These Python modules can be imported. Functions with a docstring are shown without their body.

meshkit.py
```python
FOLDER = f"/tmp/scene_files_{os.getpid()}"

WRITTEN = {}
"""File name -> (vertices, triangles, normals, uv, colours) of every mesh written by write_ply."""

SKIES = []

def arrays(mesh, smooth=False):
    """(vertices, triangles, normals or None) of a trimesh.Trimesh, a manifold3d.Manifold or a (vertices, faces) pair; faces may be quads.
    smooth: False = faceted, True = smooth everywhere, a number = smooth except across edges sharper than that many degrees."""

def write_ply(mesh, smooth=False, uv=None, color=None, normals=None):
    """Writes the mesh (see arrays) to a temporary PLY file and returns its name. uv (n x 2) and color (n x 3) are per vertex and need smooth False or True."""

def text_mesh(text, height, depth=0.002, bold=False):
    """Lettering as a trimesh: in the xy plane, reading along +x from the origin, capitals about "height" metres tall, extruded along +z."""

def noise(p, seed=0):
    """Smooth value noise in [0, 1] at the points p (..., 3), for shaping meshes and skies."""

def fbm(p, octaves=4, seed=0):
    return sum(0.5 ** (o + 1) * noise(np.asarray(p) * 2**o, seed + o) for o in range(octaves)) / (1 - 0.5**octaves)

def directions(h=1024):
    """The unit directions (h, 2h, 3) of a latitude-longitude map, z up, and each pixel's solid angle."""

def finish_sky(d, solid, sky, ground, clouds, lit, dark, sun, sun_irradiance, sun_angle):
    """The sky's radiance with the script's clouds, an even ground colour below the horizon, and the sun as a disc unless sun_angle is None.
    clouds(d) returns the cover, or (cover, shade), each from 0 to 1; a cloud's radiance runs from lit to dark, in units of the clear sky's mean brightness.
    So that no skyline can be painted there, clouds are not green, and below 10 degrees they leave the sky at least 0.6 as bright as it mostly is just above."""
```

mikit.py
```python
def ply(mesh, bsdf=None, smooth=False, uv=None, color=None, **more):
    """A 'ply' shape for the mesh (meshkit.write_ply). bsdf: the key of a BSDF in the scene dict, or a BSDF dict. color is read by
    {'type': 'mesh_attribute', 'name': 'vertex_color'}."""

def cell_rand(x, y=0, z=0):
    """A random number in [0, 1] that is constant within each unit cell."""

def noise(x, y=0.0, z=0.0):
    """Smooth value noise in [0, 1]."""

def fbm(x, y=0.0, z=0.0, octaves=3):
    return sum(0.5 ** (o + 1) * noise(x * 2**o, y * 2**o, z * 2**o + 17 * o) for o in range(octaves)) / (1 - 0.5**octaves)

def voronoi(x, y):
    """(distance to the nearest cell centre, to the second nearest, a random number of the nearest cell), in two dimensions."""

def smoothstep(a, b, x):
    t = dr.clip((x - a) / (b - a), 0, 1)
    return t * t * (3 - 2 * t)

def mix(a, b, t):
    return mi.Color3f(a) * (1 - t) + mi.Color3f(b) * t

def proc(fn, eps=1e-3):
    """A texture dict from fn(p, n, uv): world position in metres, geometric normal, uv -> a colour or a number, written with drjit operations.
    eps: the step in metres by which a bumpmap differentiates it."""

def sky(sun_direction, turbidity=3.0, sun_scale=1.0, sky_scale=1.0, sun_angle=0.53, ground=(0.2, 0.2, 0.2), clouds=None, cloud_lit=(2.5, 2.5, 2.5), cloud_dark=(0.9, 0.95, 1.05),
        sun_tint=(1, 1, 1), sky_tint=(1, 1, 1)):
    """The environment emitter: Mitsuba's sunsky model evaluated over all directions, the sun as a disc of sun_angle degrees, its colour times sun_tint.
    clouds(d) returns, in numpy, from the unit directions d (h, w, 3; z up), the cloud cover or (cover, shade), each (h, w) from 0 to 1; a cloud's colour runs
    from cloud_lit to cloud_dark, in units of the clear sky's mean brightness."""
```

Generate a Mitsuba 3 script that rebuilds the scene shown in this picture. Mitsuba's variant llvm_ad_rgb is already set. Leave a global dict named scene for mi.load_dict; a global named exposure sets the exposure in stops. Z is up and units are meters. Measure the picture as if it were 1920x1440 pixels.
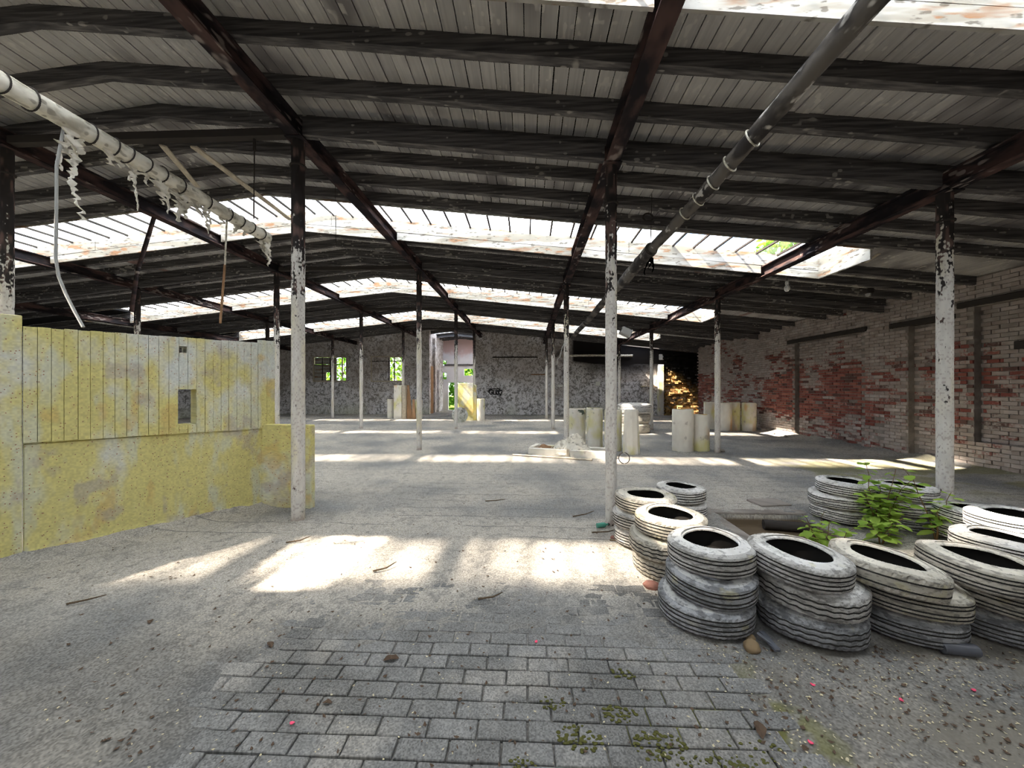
import math, random
import numpy as np, trimesh, shapely
import manifold3d as m3
import drjit as dr, mitsuba as mi
import mikit, meshkit
from mikit import proc, noise, fbm, voronoi, cell_rand, smoothstep, mix

T = mi.ScalarTransform4f
rnd = random.Random(7)
NR = np.random.default_rng(11)
scene, labels = {}, {}

# ------------------------------------------------------------ camera, sky, exposure
YAW = -0.0413
CAM_Z = 1.5
scene['camera'] = {'type': 'perspective', 'fov': 2 * math.degrees(math.atan(960 / 706)), 'fov_axis': 'x',
                   'principal_point_offset_x': 0.0, 'principal_point_offset_y': -7 / 1440, 'near_clip': 0.05, 'far_clip': 500.0,
                   'to_world': T().look_at(origin=[0, 0, CAM_Z], target=[math.sin(YAW), math.cos(YAW), CAM_Z], up=[0, 0, 1])}
SUN = np.array([-0.85, -0.27, 1.0])


def clouds(d):
    z = np.maximum(d[..., 2], 0.03)
    q = np.stack([d[..., 0] / (z + .25) * 1.6, d[..., 1] / (z + .25) * 1.6, z * 0], -1)
    c = meshkit.fbm(q + 3.1, 5, 4)
    cover = np.clip((c - 0.40) * 5.0, 0, 1) * 0.85
    return cover, np.clip((c - 0.6) * 2.5, 0, 0.5)


scene['sky'] = mikit.sky(SUN, turbidity=3.0, sun_scale=1.0, sky_scale=1.0, sun_angle=1.1, sun_tint=(.93, .98, 1.07), clouds=clouds, cloud_lit=(2.3, 2.3, 2.3), cloud_dark=(1.2, 1.25, 1.3))
exposure = 4.95

# ------------------------------------------------------------ dimensions
XR, ZR, SL = -4.35, 4.86, 0.107          # ridge line and roof pitch
ROWX = dict(A=-2.595, B=0.913, C=4.40, D=-6.10, E=-9.64, F=-13.14)
ROWY = [4.16, 8.92, 13.58, 18.25]
XL, XW, YB, YF = -16.8, 8.15, -8.0, 20.9  # left wall, right wall, rear wall, far wall
PER, OP0, OP1 = 4.65, 1.42, 2.53          # skylight period and the opening's edges
SKX0, SKX1 = -13.0, 5.37
BANDS = [-2, -1, 0, 1, 2, 3]
PITCH = 0.135


def zb(x):
    return ZR - SL * abs(x - XR)


# ------------------------------------------------------------ materials
def diffuse(fn, two=False):
    b = {'type': 'diffuse', 'reflectance': proc(fn) if callable(fn) else {'type': 'rgb', 'value': list(fn)}}
    return {'type': 'twosided', 'bsdf': b} if two else b


def rough(fn, r=0.6, two=False, spec=0.35, metal=0.0):
    b = {'type': 'principled', 'base_color': proc(fn) if callable(fn) else {'type': 'rgb', 'value': list(fn)}, 'roughness': r, 'specular': spec, 'metallic': metal}
    return {'type': 'twosided', 'bsdf': b} if two else b


def c_boards(p, n, uv):
    i = dr.floor((p.x - XR) / PITCH)
    k = dr.floor((p.y - OP0) / PER)
    t = cell_rand(i, k, 1)
    grain = fbm(p.x * 60 + i * 13, p.y * 2.2 + t * 40, k, 3)
    big = fbm(p.x * 2.0, p.y * 1.1, 5, 3)
    c = mix([.31, .302, .300], [.50, .485, .47], t * .5 + grain * .6 - .05)
    c = mix(c, [.11, .10, .105], smoothstep(.52, .78, big) * .75)
    red = smoothstep(.955, .965, cell_rand(i, k, 7)) * smoothstep(.4, .6, noise(p.y * .6 + i * 3.3))
    c = mix(c, [.19, .08, .06], red * .6)
    fl = noise(p.x * 34, p.y * 17, 3) * (.35 + .65 * noise(p.x * 5, p.y * 4, 9))
    return mix(c, [.56, .54, .51], smoothstep(.58, .70, fl) * .6)


def c_rafter(p, n, uv):
    g = fbm(p.x * 3, p.y * 40, p.z * 40, 3)
    c = mix([.042, .041, .044], [.18, .17, .165], g * g * 1.5)
    f = noise(p.x * 17, p.y * 24, p.z * 24) * (.35 + .65 * noise(p.x * 3, p.y * 6, p.z * 4))
    return mix(c, [.40, .38, .35], smoothstep(.54, .66, f) * .6)


def c_steel(p, n, uv):
    g = fbm(p.x * 9, p.y * 4, p.z * 9, 4)
    c = mix([.024, .022, .025], [.088, .056, .052], smoothstep(.38, .72, g))
    f = noise(p.x * 25, p.y * 12, p.z * 25) * noise(p.x * 5, p.y * 2, p.z * 5)
    return mix(c, [.36, .31, .29], smoothstep(.42, .6, f) * .6)


def c_column(p, n, uv):
    f = .5 * fbm(p.x * 45, p.y * 45, p.z * 5, 3) + .3 * fbm(p.x * 20, p.y * 20, p.z * 14, 3) + .2 * noise(p.x * 60, p.y * 60, p.z * 40)
    g = (f - .5) * 2.3 + .5
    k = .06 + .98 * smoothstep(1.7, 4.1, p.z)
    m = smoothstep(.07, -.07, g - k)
    c = mix([.52, .505, .48], [.66, .64, .605], noise(p.x * 40, p.y * 40, p.z * 9))
    c = mix(c, [.62, .57, .36], smoothstep(.52, .8, fbm(p.x * 6, p.y * 6, p.z * 1.3, 3)) * .55)
    c = mix(c, [.40, .36, .34], smoothstep(.60, .75, noise(p.x * 70, p.y * 70, p.z * 45)) * .7)
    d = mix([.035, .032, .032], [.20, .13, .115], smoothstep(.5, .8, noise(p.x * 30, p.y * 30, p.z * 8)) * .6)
    rust = smoothstep(.20, .02, p.z + .12 * noise(p.x * 40, p.y * 40, p.z * 20))
    c = mix(c, [.22, .11, .07], rust * .5)
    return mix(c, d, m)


def c_trim(p, n, uv):
    a = fbm(p.x * 1.3, p.y * 3, p.z * 9, 4)
    b = fbm(p.x * 5 + 7, p.y * 5, p.z * 16, 4)
    c = mix([.42, .41, .385], [.27, .25, .215], smoothstep(.38, .60, a))
    c = mix(c, [.26, .13, .065], smoothstep(.52, .66, b) * smoothstep(.42, .62, a) * .85)
    return mix(c, [.10, .085, .07], smoothstep(.60, .72, fbm(p.x * 11, p.y * 9, p.z * 26, 3)) * .75)


def c_yellow(p, n, uv):
    u = p.x * .573 + p.y * .819
    a = fbm(u * 3.6, p.z * 2.4, 2, 5)
    b = fbm(u * 6 + 9, p.z * 3.2, 4, 4)
    low = smoothstep(2.0, .7, p.z)
    c = mix([.58, .59, .545], [.67, .67, .61], noise(u * 30, p.z * 30))
    c = mix(c, [.60, .54, .20], smoothstep(.32, .58, a * .80 + low * .16 + b * .12) * .92)
    c = mix(c, [.56, .60, .58], smoothstep(.56, .72, fbm(u * 5.6 + 31, p.z * 1.8, 8, 4)) * .5)
    c = mix(c, [.56, .41, .15], smoothstep(.62, .76, b) * .6)
    c = mix(c, [.42, .37, .34], smoothstep(.62, .76, fbm(u * 5.3 + 4, p.z * 3.6 + 5, 1, 4)) * .55)
    d1, d2, w = voronoi(u * 30, p.z * 30)
    c = mix(c, [.30, .15, .08], smoothstep(.17, .08, d1) * smoothstep(.72, .74, w))
    return c * (0.88 + .24 * noise(u * 75, p.z * 75))


def c_plaster(p, n, uv):
    u = p.x + p.y * .7
    s = .5 * fbm(u * 22, p.z * 22, 3, 3) + .5 * fbm(u * 9, p.z * 9, 8, 4)
    c = mix([.21, .20, .196], [.74, .73, .75], smoothstep(.32, .62, s))
    b = fbm(u * .6, p.z * .9, 2, 3)
    c = mix(c, [.33, .28, .24], smoothstep(.45, .75, b + .12 * (p.z - 2.0)) * .5)
    c = mix(c, [.42, .44, .33], smoothstep(.9, .0, p.z) * smoothstep(.35, .7, noise(u * .8, 3, 4)) * .6)
    soot = smoothstep(2.2, 4.2, p.x) * smoothstep(2.2, 3.2, p.z + .5 * noise(u * 1.5, p.z * 2)) + smoothstep(2.3, 2.6, p.x) * smoothstep(2.75, 3.05, p.z)
    return mix(c, [.02, .018, .018], dr.clip(soot, 0, 1) * smoothstep(18., 19., p.y) * smoothstep(23., 22.5, p.y))


def c_brick(p, n, uv):
    r = dr.floor(p.z / .0745)
    q = (p.y + p.x) / .25 + .5 * (r - 2 * dr.floor(r / 2)) + .37 * cell_rand(r, 3)
    t = cell_rand(dr.floor(q), r, 5)
    c = mix([.20, .065, .055], [.38, .16, .12], t)
    c = mix(c, [.13, .075, .065], smoothstep(.80, .88, cell_rand(dr.floor(q), r, 8)))
    wash = fbm(p.y * .8, p.z * 1.2, 6, 4) + .42 * (t - .5) + .26 * smoothstep(1.8, 2.7, p.z) + .24 * smoothstep(.8, .2, p.z) - .10 * smoothstep(.5, .9, p.z) * smoothstep(2.2, 1.6, p.z)
    w = smoothstep(.44, .60, wash + .16 * (noise(p.y * 40, p.z * 40, p.x * 40) - .5))
    wc = mix([.52, .485, .455], [.30, .265, .24], .6 * cell_rand(dr.floor(q), r, 12) + .5 * noise(p.y * 9, p.z * 14, 1))
    return mix(c, wc, w * .88)


def c_mortar(p, n, uv):
    g = fbm(p.y * 8 + p.x * 8, p.z * 8, 2, 4)
    return mix([.15, .13, .115], [.34, .31, .28], g)


def c_ochre(p, n, uv):
    g = fbm(p.x * 5, p.z * 7, p.y * 5, 4)
    c = mix([.22, .12, .05], [.62, .44, .20], smoothstep(.3, .7, g))
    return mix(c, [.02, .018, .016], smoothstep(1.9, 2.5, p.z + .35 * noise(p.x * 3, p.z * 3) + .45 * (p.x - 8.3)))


def c_floor(p, n, uv):
    g = fbm(p.x * 1.1, p.y * 1.1, 1, 4)
    f = fbm(p.x * 17, p.y * 17, 2, 4)
    fine = noise(p.x * 130, p.y * 130, 3)
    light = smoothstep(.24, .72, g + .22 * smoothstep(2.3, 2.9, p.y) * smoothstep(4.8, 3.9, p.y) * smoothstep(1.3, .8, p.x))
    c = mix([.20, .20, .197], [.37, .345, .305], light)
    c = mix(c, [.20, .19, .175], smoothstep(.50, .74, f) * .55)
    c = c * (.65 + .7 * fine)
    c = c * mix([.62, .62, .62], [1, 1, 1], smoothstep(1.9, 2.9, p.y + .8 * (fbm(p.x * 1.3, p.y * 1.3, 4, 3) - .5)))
    c = mix(c, [.12, .09, .06], smoothstep(-.03, -.075, p.z))
    ly = p.y / .30 + .02 * noise(p.x * 3, p.y * 3)
    dl = dr.abs(ly - dr.floor(ly) - .5) * .30
    ln = smoothstep(.015, .004, dl) * smoothstep(.42, .60, fbm(p.x * .9, dr.floor(ly) * 3.3, 5, 3)) * smoothstep(3.1, 3.8, p.y) * smoothstep(9.0, 7.0, p.y)
    c = mix(c, [.14, .135, .13], ln * .75)
    right = smoothstep(1.0, 1.5, p.x) * smoothstep(3.2, 1.8, p.y)
    c = mix(c, [.17, .155, .13], right * smoothstep(.30, .62, fbm(p.x * 3, p.y * 3, 7, 4)) * .8)
    moss = smoothstep(.54, .66, fbm(p.x * 5.5, p.y * 5.5, 9, 4)) * smoothstep(2.3, 1.7, p.y) * smoothstep(.2, .6, p.x) * smoothstep(1.5, 1.1, p.x)
    c = mix(c, [.13, .13, .03], moss * .8)
    far = smoothstep(.50, .62, fbm(p.x * 1.7, p.y * 1.7, 12, 4)) * smoothstep(4.2, 5.4, p.x) * smoothstep(8.6, 7.4, p.y) * smoothstep(5.2, 5.9, p.y)
    return mix(c, [.20, .19, .08], far * .6)


def c_paver(p, n, uv):
    r = dr.floor(p.y / .1)
    t = cell_rand(dr.floor((p.x + .11 * (r - 2 * dr.floor(r / 2))) / .22), r, 2)
    g = fbm(p.x * 12, p.y * 12, 4, 4)
    c = mix([.13, .129, .125], [.235, .232, .225], .35 * t + .6 * g)
    c = mix(c, [.11, .107, .10], smoothstep(.52, .74, fbm(p.x * 2.2, p.y * 2.2, 14, 4)) * .5)
    c = mix(c, [.32, .30, .27], smoothstep(.52, .75, fbm(p.x * 2.6, p.y * 2.6, 21, 4)) * .45)
    return c * (.62 + .76 * noise(p.x * 170, p.y * 170, 3))


def tyre_colour(light, mid, dark, wear):
    def f(p, n, uv):
        a = fbm(p.x * 6, p.y * 6, p.z * 9, 4)
        b = fbm(p.x * 26, p.y * 26, p.z * 60, 4)
        s = fbm(p.x * 70, p.y * 70, p.z * 90, 2)
        c = mix(mid, light, smoothstep(.36, .62, a))
        c = mix(c, dark, smoothstep(wear + .06, wear - .10, b) * .6)
        c = mix(c, dark, smoothstep(.60, .78, s) * .45)
        return mix(c, [.50, .46, .26], smoothstep(.66, .78, fbm(p.x * 11, p.y * 11, p.z * 11 + 5, 3)) * .35)
    return f


def c_drum(p, n, uv):
    a = fbm(p.x * 3, p.y * 3, p.z * 1.6, 4)
    b = fbm(p.x * 9, p.y * 9, p.z * 6, 3)
    c = mix([.74, .73, .66], [.62, .58, .52], b)
    c = mix(c, [.58, .55, .22], smoothstep(.46, .70, a) * .8)
    c = mix(c, [.60, .36, .14], smoothstep(.62, .80, fbm(p.x * 4 + 3, p.y * 4, p.z * 1.2, 3)) * .7)
    c = mix(c, [.10, .12, .10], smoothstep(.62, .66, fbm(p.x * 5, p.y * 5, p.z * 7, 4)) * smoothstep(.68, .80, p.z) * smoothstep(1.7, 1.6, p.x) * smoothstep(1.0, 1.05, p.x))
    return mix(c, [.25, .22, .18], smoothstep(.70, .80, b) * .5)


def c_wood(p, n, uv):
    g = fbm(p.x * 30 + p.y * 18, p.y * 9, p.z * 5, 3)
    return mix([.20, .115, .065], [.40, .25, .15], g)


def c_oldwood(p, n, uv):
    g = fbm(p.x * 22 + p.y * 14, p.y * 10, p.z * 16, 3)
    return mix([.30, .26, .20], [.60, .54, .44], g)


def c_lag(p, n, uv):
    g = fbm(p.x * 12, p.y * 9, p.z * 12, 4)
    c = mix([.46, .43, .36], [.74, .71, .63], smoothstep(.25, .6, g))
    return mix(c, [.20, .18, .14], smoothstep(.66, .78, noise(p.x * 24, p.y * 20, p.z * 24)) * .6)


def c_darkpipe(p, n, uv):
    g = fbm(p.x * 9, p.y * 5, p.z * 9, 4)
    c = mix([.045, .042, .042], [.13, .12, .11], smoothstep(.35, .6, g))
    return mix(c, [.55, .53, .50], smoothstep(.58, .70, fbm(p.x * 16, p.y * 9, p.z * 16, 3)) * smoothstep(7.5, 3.5, p.y) * .8)


def c_leaf(p, n, uv):
    return mix([.20, .34, .06], [.44, .58, .12], noise(p.x * 9, p.y * 9, p.z * 9))


def c_tree(p, n, uv):
    return mix([.05, .16, .015], [.24, .42, .05], fbm(p.x * 1.5, p.y * 1.5, p.z * 1.5, 3))


def c_redbrick(p, n, uv):
    g = fbm(p.x * 3, p.z * 3, p.y, 4)
    c = mix([.58, .58, .62], [.74, .72, .72], g)
    c = mix(c, [.44, .22, .18], smoothstep(3.5, 3.9, p.z + .9 * (g - .5)) * .6)
    return mix(c, [.36, .36, .22], smoothstep(1.6, .4, p.z) * .5)


CLEAN = 1.45            # how clean the roof glass is at its cleanest


def c_dirt(p, n, uv):
    t = (p.y - OP0) / PER
    e = (t - dr.floor(t)) * PER / (OP1 - OP0)
    mid = smoothstep(-.02, .42, e) * smoothstep(1.02, .6, e)
    s = fbm(p.x * 2.1, p.y * .9, 4, 3)
    f = fbm(p.x * 24, p.y * 3, 2, 3)
    pane = cell_rand(dr.floor((p.x - SKX1) / .38), dr.floor(t), 6)
    v = mid * (.14 + .36 * smoothstep(.25, .7, s)) * (.75 + .4 * f) * (.72 + .4 * pane)
    return 1 - dr.clip(v * CLEAN, 0, .9)


def leafy(fn):
    return {'type': 'principledthin', 'base_color': proc(fn), 'roughness': .6, 'diff_trans': 0.8, 'spec_trans': 0.0}


MATS = {
    'm_boards': diffuse(c_boards), 'm_rafter': diffuse(c_rafter), 'm_steel': diffuse(c_steel), 'm_column': diffuse(c_column),
    'm_trim': diffuse(c_trim), 'm_yellow': diffuse(c_yellow), 'm_plaster': diffuse(c_plaster), 'm_brick': diffuse(c_brick),
    'm_mortar': diffuse(c_mortar), 'm_ochre': diffuse(c_ochre), 'm_floor': diffuse(c_floor), 'm_paver': diffuse(c_paver),
    'm_tyre_white': diffuse(tyre_colour([.68, .67, .65], [.52, .51, .48], [.15, .145, .14], .40)),
    'm_tyre_beige': diffuse(tyre_colour([.66, .62, .54], [.52, .49, .42], [.18, .165, .14], .36)),
    'm_tyre_grey': diffuse(tyre_colour([.50, .50, .49], [.33, .335, .34], [.10, .10, .105], .44)),
    'm_tread_white': diffuse(tyre_colour([.46, .45, .43], [.34, .33, .31], [.11, .105, .10], .46)),
    'm_tread_beige': diffuse(tyre_colour([.46, .43, .37], [.34, .32, .27], [.12, .11, .095], .44)),
    'm_tread_grey': diffuse(tyre_colour([.33, .335, .345], [.22, .225, .23], [.07, .07, .072], .48)),
    'm_rubber': diffuse((.025, .024, .023), True), 'm_groove': diffuse((.075, .072, .066), True),
    'm_drum': diffuse(c_drum), 'm_wood': diffuse(c_wood), 'm_oldwood': diffuse(c_oldwood), 'm_lag': diffuse(c_lag, True), 'm_darkpipe': diffuse(c_darkpipe),
    'm_soot': diffuse((.012, .011, .011)), 'm_felt': diffuse((.02, .02, .02)), 'm_white': diffuse((.75, .75, .72)),
    'm_black': diffuse((.02, .02, .022)), 'm_cable': diffuse((.34, .34, .33)), 'm_iron': diffuse((.05, .045, .042)),
    'm_litter': diffuse((.50, .44, .30), True), 'm_litter_dark': diffuse((.10, .07, .05), True), 'm_pink': diffuse((.75, .10, .18), True),
    'm_redrub': diffuse((.30, .15, .12)), 'm_moss': diffuse((.085, .085, .03)), 'm_stone': diffuse((.22, .16, .095)),
    'm_leaf': leafy(c_leaf), 'm_tree': leafy(c_tree), 'm_stem': diffuse((.16, .10, .05)), 'm_bark': diffuse((.12, .09, .06)),
    'm_redbrick': diffuse(c_redbrick), 'm_grass': diffuse((.10, .16, .03)),
    'm_bottle': rough((.08, .32, .24), .2), 'm_can': rough((.08, .085, .10), .35, spec=.5),
    'm_pane': {'type': 'blendbsdf', 'weight': proc(c_dirt), 'clean': {'type': 'thindielectric', 'int_ior': 1.45},
               'film': {'type': 'principledthin', 'base_color': {'type': 'rgb', 'value': [.76, .85, .91]}, 'roughness': .7, 'diff_trans': 2.0, 'spec_trans': 0.0}},
    'm_clear': {'type': 'thindielectric', 'int_ior': 1.5},
}
scene.update(MATS)


# ------------------------------------------------------------ helpers
def num(name):
    if name not in scene and name not in labels:
        return name
    k = 1
    while f'{name}_{k:03d}' in scene or f'{name}_{k:03d}' in labels:
        k += 1
    return f'{name}_{k:03d}'


_count = {}


def key_for(name, parent):
    full = f'{parent}__{name}' if parent else name
    k = _count.get(full, 0)
    _count[full] = k + 1
    return full if k == 0 else f'{full}_{k:03d}'


def thing(name, label, cat, group=None, kind=None):
    key = key_for(name, None)
    labels[key] = {'label': label, 'category': cat}
    if group:
        labels[key]['group'] = group
    if kind:
        labels[key]['kind'] = kind
    return key


def put(name, mesh, mat, parent=None, smooth=False, at=None, label=None, kind=None):
    key = key_for(name, parent)
    d = dict(mesh) if isinstance(mesh, dict) else mikit.ply(mesh, mat, smooth=smooth)
    if at is not None:
        d['to_world'] = at
    scene[key] = d
    if label or kind:
        labels.setdefault(key, {})
        if label:
            labels[key]['label'] = label
        if kind:
            labels[key]['kind'] = kind
    return key


def struct(name, mesh, mat, label, cat='wall', smooth=False):
    scene[name] = mikit.ply(mesh, mat, smooth=smooth)
    labels[name] = {'label': label, 'category': cat, 'kind': 'structure'}
    return name


def single(name, mesh, mat, label, cat, group=None, smooth=False, kind=None, at=None):
    key = thing(name, label, cat, group, kind)
    d = dict(mesh) if isinstance(mesh, dict) else mikit.ply(mesh, mat, smooth=smooth)
    if at is not None:
        d['to_world'] = at
    scene[key] = d
    return key


def cat(ms):
    return trimesh.util.concatenate(ms)


def box(x0, x1, y0, y1, z0, z1):
    m = trimesh.creation.box(extents=(x1 - x0, y1 - y0, z1 - z0))
    m.apply_translation(((x0 + x1) / 2, (y0 + y1) / 2, (z0 + z1) / 2))
    return m


def bevel(x0, x1, y0, y1, z0, z1, b=.006):
    b = min(b, (x1 - x0) * .3, (y1 - y0) * .3, (z1 - z0) * .3)
    pts = []
    for i in (0, 1):
        for j in (0, 1):
            for k in (0, 1):
                c = np.array([(x0, x1)[i], (y0, y1)[j], (z0, z1)[k]])
                s = np.array([1 - 2 * i, 1 - 2 * j, 1 - 2 * k]) * b
                for a in range(3):
                    q = c + s
                    q[a] = c[a]
                    pts.append(q)
    return trimesh.convex.convex_hull(np.array(pts))


def tm(man):
    m = man.to_mesh()
    return trimesh.Trimesh(m.vert_properties[:, :3], m.tri_verts, process=False)


def mani(mesh):
    mesh = mesh.copy()
    mesh.merge_vertices()
    return m3.Manifold(m3.Mesh(np.asarray(mesh.vertices, np.float32), np.asarray(mesh.faces, np.uint32)))


def minus(mesh, *cuts):
    a = mani(mesh)
    for c in cuts:
        a = a - mani(c)
    return tm(a)


def roofstrip(x0, x1, y0, y1, b, t, step=None, jit=0, seed=0):
    """A slab that follows the roof's pitch in x, from y0 to y1, between b and t above the boards' underside."""
    xs = [x0] + ([XR] if x0 < XR < x1 else []) + [x1]
    if step:
        n = max(2, int((x1 - x0) / step))
        xs = sorted(set(xs) | set(np.linspace(x0, x1, n + 1).tolist()))
    r = np.random.default_rng(seed)
    v, f = [], []
    for x in xs:
        j = r.uniform(-jit, jit, 3) if jit else (0, 0, 0)
        z = zb(x)
        v += [[x, y0 + j[0], z + b + j[1]], [x, y1 + j[2], z + b + j[1]], [x, y1 + j[2], z + t], [x, y0 + j[0], z + t]]
    for i in range(len(xs) - 1):
        a, c = 4 * i, 4 * i + 4
        for k in range(4):
            l = (k + 1) % 4
            f += [[a + k, a + l, c + l], [a + k, c + l, c + k]]
    e = 4 * (len(xs) - 1)
    f += [[0, 2, 1], [0, 3, 2], [e, e + 1, e + 2], [e, e + 2, e + 3]]
    m = trimesh.Trimesh(np.array(v), np.array(f), process=False)
    if m.volume < 0:
        m.invert()
    return m


def lathe(profile, n=32, rfun=None, squash=1.0):
    """Closed loop profile of (r, z) points revolved about z."""
    p = np.array(profile, float)
    k = len(p)
    th = np.arange(n) * 2 * np.pi / n
    v = np.zeros((n, k, 3))
    for i, a in enumerate(th):
        r, z = p[:, 0].copy(), p[:, 1].copy()
        if rfun:
            r, z = rfun(a, r, z, i)
        v[i, :, 0], v[i, :, 1], v[i, :, 2] = r * np.cos(a), r * np.sin(a) * squash, z
    f = []
    for i in range(n):
        j = (i + 1) % n
        for q in range(k):
            w = (q + 1) % k
            f += [[i * k + q, j * k + q, j * k + w], [i * k + q, j * k + w, i * k + w]]
    m = trimesh.Trimesh(v.reshape(-1, 3), np.array(f), process=False)
    if m.volume < 0:
        m.invert()
    return m


def tube(pts, rad, n=10, cap=True):
    p = np.array(pts, float)
    r = np.broadcast_to(np.array(rad, float), (len(p),))
    t = np.gradient(p, axis=0)
    t /= np.linalg.norm(t, axis=1, keepdims=True) + 1e-12
    ref = np.array([0, 0, 1.0]) if abs(t[0, 2]) < .9 else np.array([1.0, 0, 0])
    a = np.cross(t, ref)
    a /= np.linalg.norm(a, axis=1, keepdims=True) + 1e-12
    b = np.cross(t, a)
    th = np.arange(n) * 2 * np.pi / n
    v = p[:, None] + r[:, None, None] * (np.cos(th)[None, :, None] * a[:, None] + np.sin(th)[None, :, None] * b[:, None])
    k = len(p)
    f = []
    for i in range(k - 1):
        for j in range(n):
            l = (j + 1) % n
            f += [[i * n + j, (i + 1) * n + j, (i + 1) * n + l], [i * n + j, (i + 1) * n + l, i * n + l]]
    v = v.reshape(-1, 3)
    if cap:
        v = np.vstack([v, p[:1], p[-1:]])
        for j in range(n):
            l = (j + 1) % n
            f += [[k * n, j, l], [k * n + 1, (k - 1) * n + l, (k - 1) * n + j]]
    m = trimesh.Trimesh(v, np.array(f), process=False)
    if m.volume < 0:
        m.invert()
    return m


def rock(r, seed, flat=.7, sub=2):
    m = trimesh.creation.icosphere(subdivisions=sub, radius=1)
    v = np.array(m.vertices)
    v *= (0.7 + .6 * meshkit.fbm(v * 1.4 + seed * 7.3, 3, seed))[:, None]
    m.vertices = v * np.array([r, r * .75, r * flat])
    return m


def moved(m, x=0, y=0, z=0, rz=0, rx=0, ry=0):
    m = m.copy()
    if rx:
        m.apply_transform(trimesh.transformations.rotation_matrix(rx, [1, 0, 0]))
    if ry:
        m.apply_transform(trimesh.transformations.rotation_matrix(ry, [0, 1, 0]))
    if rz:
        m.apply_transform(trimesh.transformations.rotation_matrix(rz, [0, 0, 1]))
    m.apply_translation((x, y, z))
    return m


def between(a, b, w, h):
    """A squared timber from point a to point b."""
    a, b = np.array(a, float), np.array(b, float)
    d = b - a
    L = np.linalg.norm(d)
    m = bevel(0, L, -w / 2, w / 2, -h / 2, h / 2, .005)
    x = d / L
    y = np.cross([0, 0, 1.0], x)
    y = y / np.linalg.norm(y) if np.linalg.norm(y) > 1e-6 else np.array([0, 1.0, 0])
    M = np.eye(4)
    M[:3, 0], M[:3, 1], M[:3, 2], M[:3, 3] = x, y, np.cross(x, y), a
    m.apply_transform(M)
    return m

# ------------------------------------------------------------ floor
def pit(x, y):
    ax = np.clip((x - 2.25) / .05, 0, 1) * np.clip((3.30 - x) / .12, 0, 1)
    ay = np.clip((y - 3.15) / .12, 0, 1) * np.clip((4.60 - y) / .05, 0, 1)
    return np.minimum(ax, ay)


PD = np.array([.5731562, .81944613])
P1 = np.array([-4.452, 2.999])


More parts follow.
